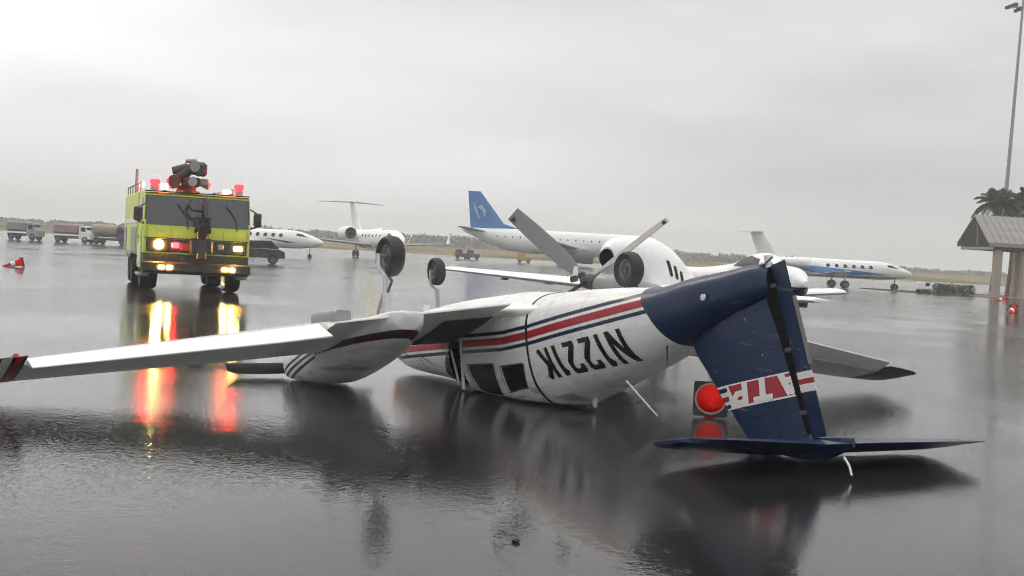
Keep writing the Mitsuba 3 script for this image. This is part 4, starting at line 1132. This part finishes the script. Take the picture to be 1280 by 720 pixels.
add(SH, 'beam', cat_([cbox(-.3, LN, y - .14, y + .14, eave - .615, eave - .35, .02) for y in (.1, WD - .1)]), 'wood_brown', st)
add(SH, 'slab', cbox(-.8, LN, -.3, WD + .3, 0.004, .10, .02), 'stucco', st)
add(SH, 'back_wall', cbox(4.9, 6.2, WD + .2, WD + .45, .1, eave - .62, .02), 'rust_red', st, lab='dull red wall panel at the back')
K = thing('fuel_pump', 'white and pink pump cabinet with a grey-green lower half under the shelter', 'pump')
add(K, 'lower_body', cbox(1.35, 1.95, 2.6, 3.1, .104, 1.2, .05), 'teal_paint', st)
add(K, 'upper_body', cbox(1.42, 1.88, 2.65, 3.05, 1.204, 2.0, .05), 'pink_paint', st)
add(K, 'head', cbox(1.46, 1.84, 2.68, 3.02, 2.004, 3.2, .05), 'white_flat', st)
K = thing('hedge', 'low clipped green hedge left of the shelter', 'hedge')
add(K, 'foliage', cat_([leaves((x, 3.4 + .3 * math.sin(x * 2), .48), (.42, .55, .52), 130, .11, seed=400 + i) for i, x in enumerate(np.arange(-3.7, -.2, .33))]), 'hedge_green', st, False)
K = thing('utility_cart', 'small white utility cart at the left end of the hedge', 'cart')
add(K, 'body', cat_([cbox(-5.4, -4.2, 2.9, 3.7, .35, .62, .05), cbox(-5.4, -4.8, 2.95, 3.65, .624, .95, .05)]), 'white_flat', st)
add(K, 'seat', cbox(-4.7, -4.4, 2.95, 3.65, .63, .98, .05), 'black_paint', st)
for x in (-5.15, -4.45):
    for y in (3.0, 3.6):
        wheel(K, 'wheel', A([x, y, .22]), .22, .14, st, n=16)
add(None, 'planting_bed', cbox(-6.5, 20, 3.0, 14, -.02, .07, .03), 'dry_grass', st, False)
label('planting_bed', kind='structure')


def palm(text, pos, h, spread, seed):
    K = thing('palm_tree', text, 'palm tree')
    g_ = np.random.default_rng(seed)
    pts = [A([pos[0] + .25 * math.sin(i * .5), pos[1], h * i / 6]) for i in range(7)]
    rings = []
    a = np.arange(14) * 2 * np.pi / 14
    for i, q in enumerate(pts):
        rings.append(q + np.stack([np.cos(a), np.sin(a), 0 * a], 1) * (.24 - .012 * i))
    add(K, 'trunk', ruled(rings), 'trunk_brown', None)
    ms = []
    top = pts[-1]
    for f in range(54):
        az, el = g_.random() * 2 * np.pi, math.radians(-25 + 112 * g_.random())
        d = A([math.cos(az) * math.cos(el), math.sin(az) * math.cos(el), math.sin(el)])
        side = np.cross(d, [0, 0, 1.0]); side /= np.linalg.norm(side) + 1e-9
        L_ = spread * (.7 + .4 * g_.random())
        for t_ in np.linspace(.25, 1, 16):
            c = top + d * L_ * t_ - A([0, 0, .42 * L_ * t_ * t_])
            for sd in (1, -1):
                tipv = c + side * sd * .85 * (1.15 - .7 * t_) + d * .25 - A([0, 0, .30])
                w = A([0, 0, .06]) + d * .09
                ms.append(trimesh.Trimesh(A([c - w, c + w, tipv]), [[0, 1, 2]], process=False))
    add(K, 'crown', cat_(ms), 'palm_green', None, False)


c0 = px_at(1243, 300, 124); palm('bushy palm left of the light pole behind the shelter roof', (c0[0], c0[1]), 9.0, 2.4, 1)
c0 = px_at(1281, 300, 126); palm('palm crown cut by the right edge of the picture, right of the light pole', (c0[0], c0[1]), 9.2, 2.6, 2)
c0 = px_at(1263, 300, 132); palm('lower palm directly behind the light pole', (c0[0], c0[1]), 8.3, 2.2, 3)
K = thing('light_pole', 'very tall slender light pole rising behind the shelter out of the picture', 'light pole')
pb, ptop = px_at(1246, 372, 128), px_at(1280, -8, 128)
pb[2] = 0
add(K, 'mast', cyl(pb, ptop, .24, .11, 18), 'grey_metal', None)
arm = px_at(1262, 10, 128)
add(K, 'arm', cat_([cyl(px_at(1279, 8, 128), arm, .07), cyl(ptop, ptop + [.9, 0, .1], .07)]), 'grey_metal', None)
for a0, a1 in (((1257, 11), (1269, 7)), ((1268, 15), (1275, 12))):
    q = px_at(*a0, 128); r = px_at(*a1, 128)
    add(K, 'lamp_head', trimesh.Trimesh(np.vstack([q + A(o) * .25 for o in np.ndindex(2, 2, 2)] + [r + A(o) * .3 for o in np.ndindex(2, 2, 2)])).convex_hull, 'deep_grey', None)

# a dead leaf and bits of debris on the water
for text, px, py, sz in (('dark curled leaf lying alone on the wet asphalt at the bottom centre', 645, 678, .030),):
    K = numbered('fallen_leaf'); label(K, text, 'leaf')
    d = px_at(px, py, 5.0); o = A([0, 0, CAM_H]); d = d - o; q = o - d * CAM_H / d[2]
    m = trimesh.creation.icosphere(2, sz * .72)
    v = A(m.vertices) * [1.2, .8, .5]
    v += (meshkit.noise(v * 90, 2) - .5)[:, None] * .012
    scene[K] = mikit.ply(trimesh.Trimesh(v + q + [0, 0, .012], m.faces, process=False), 'dead_leaf', smooth=True)
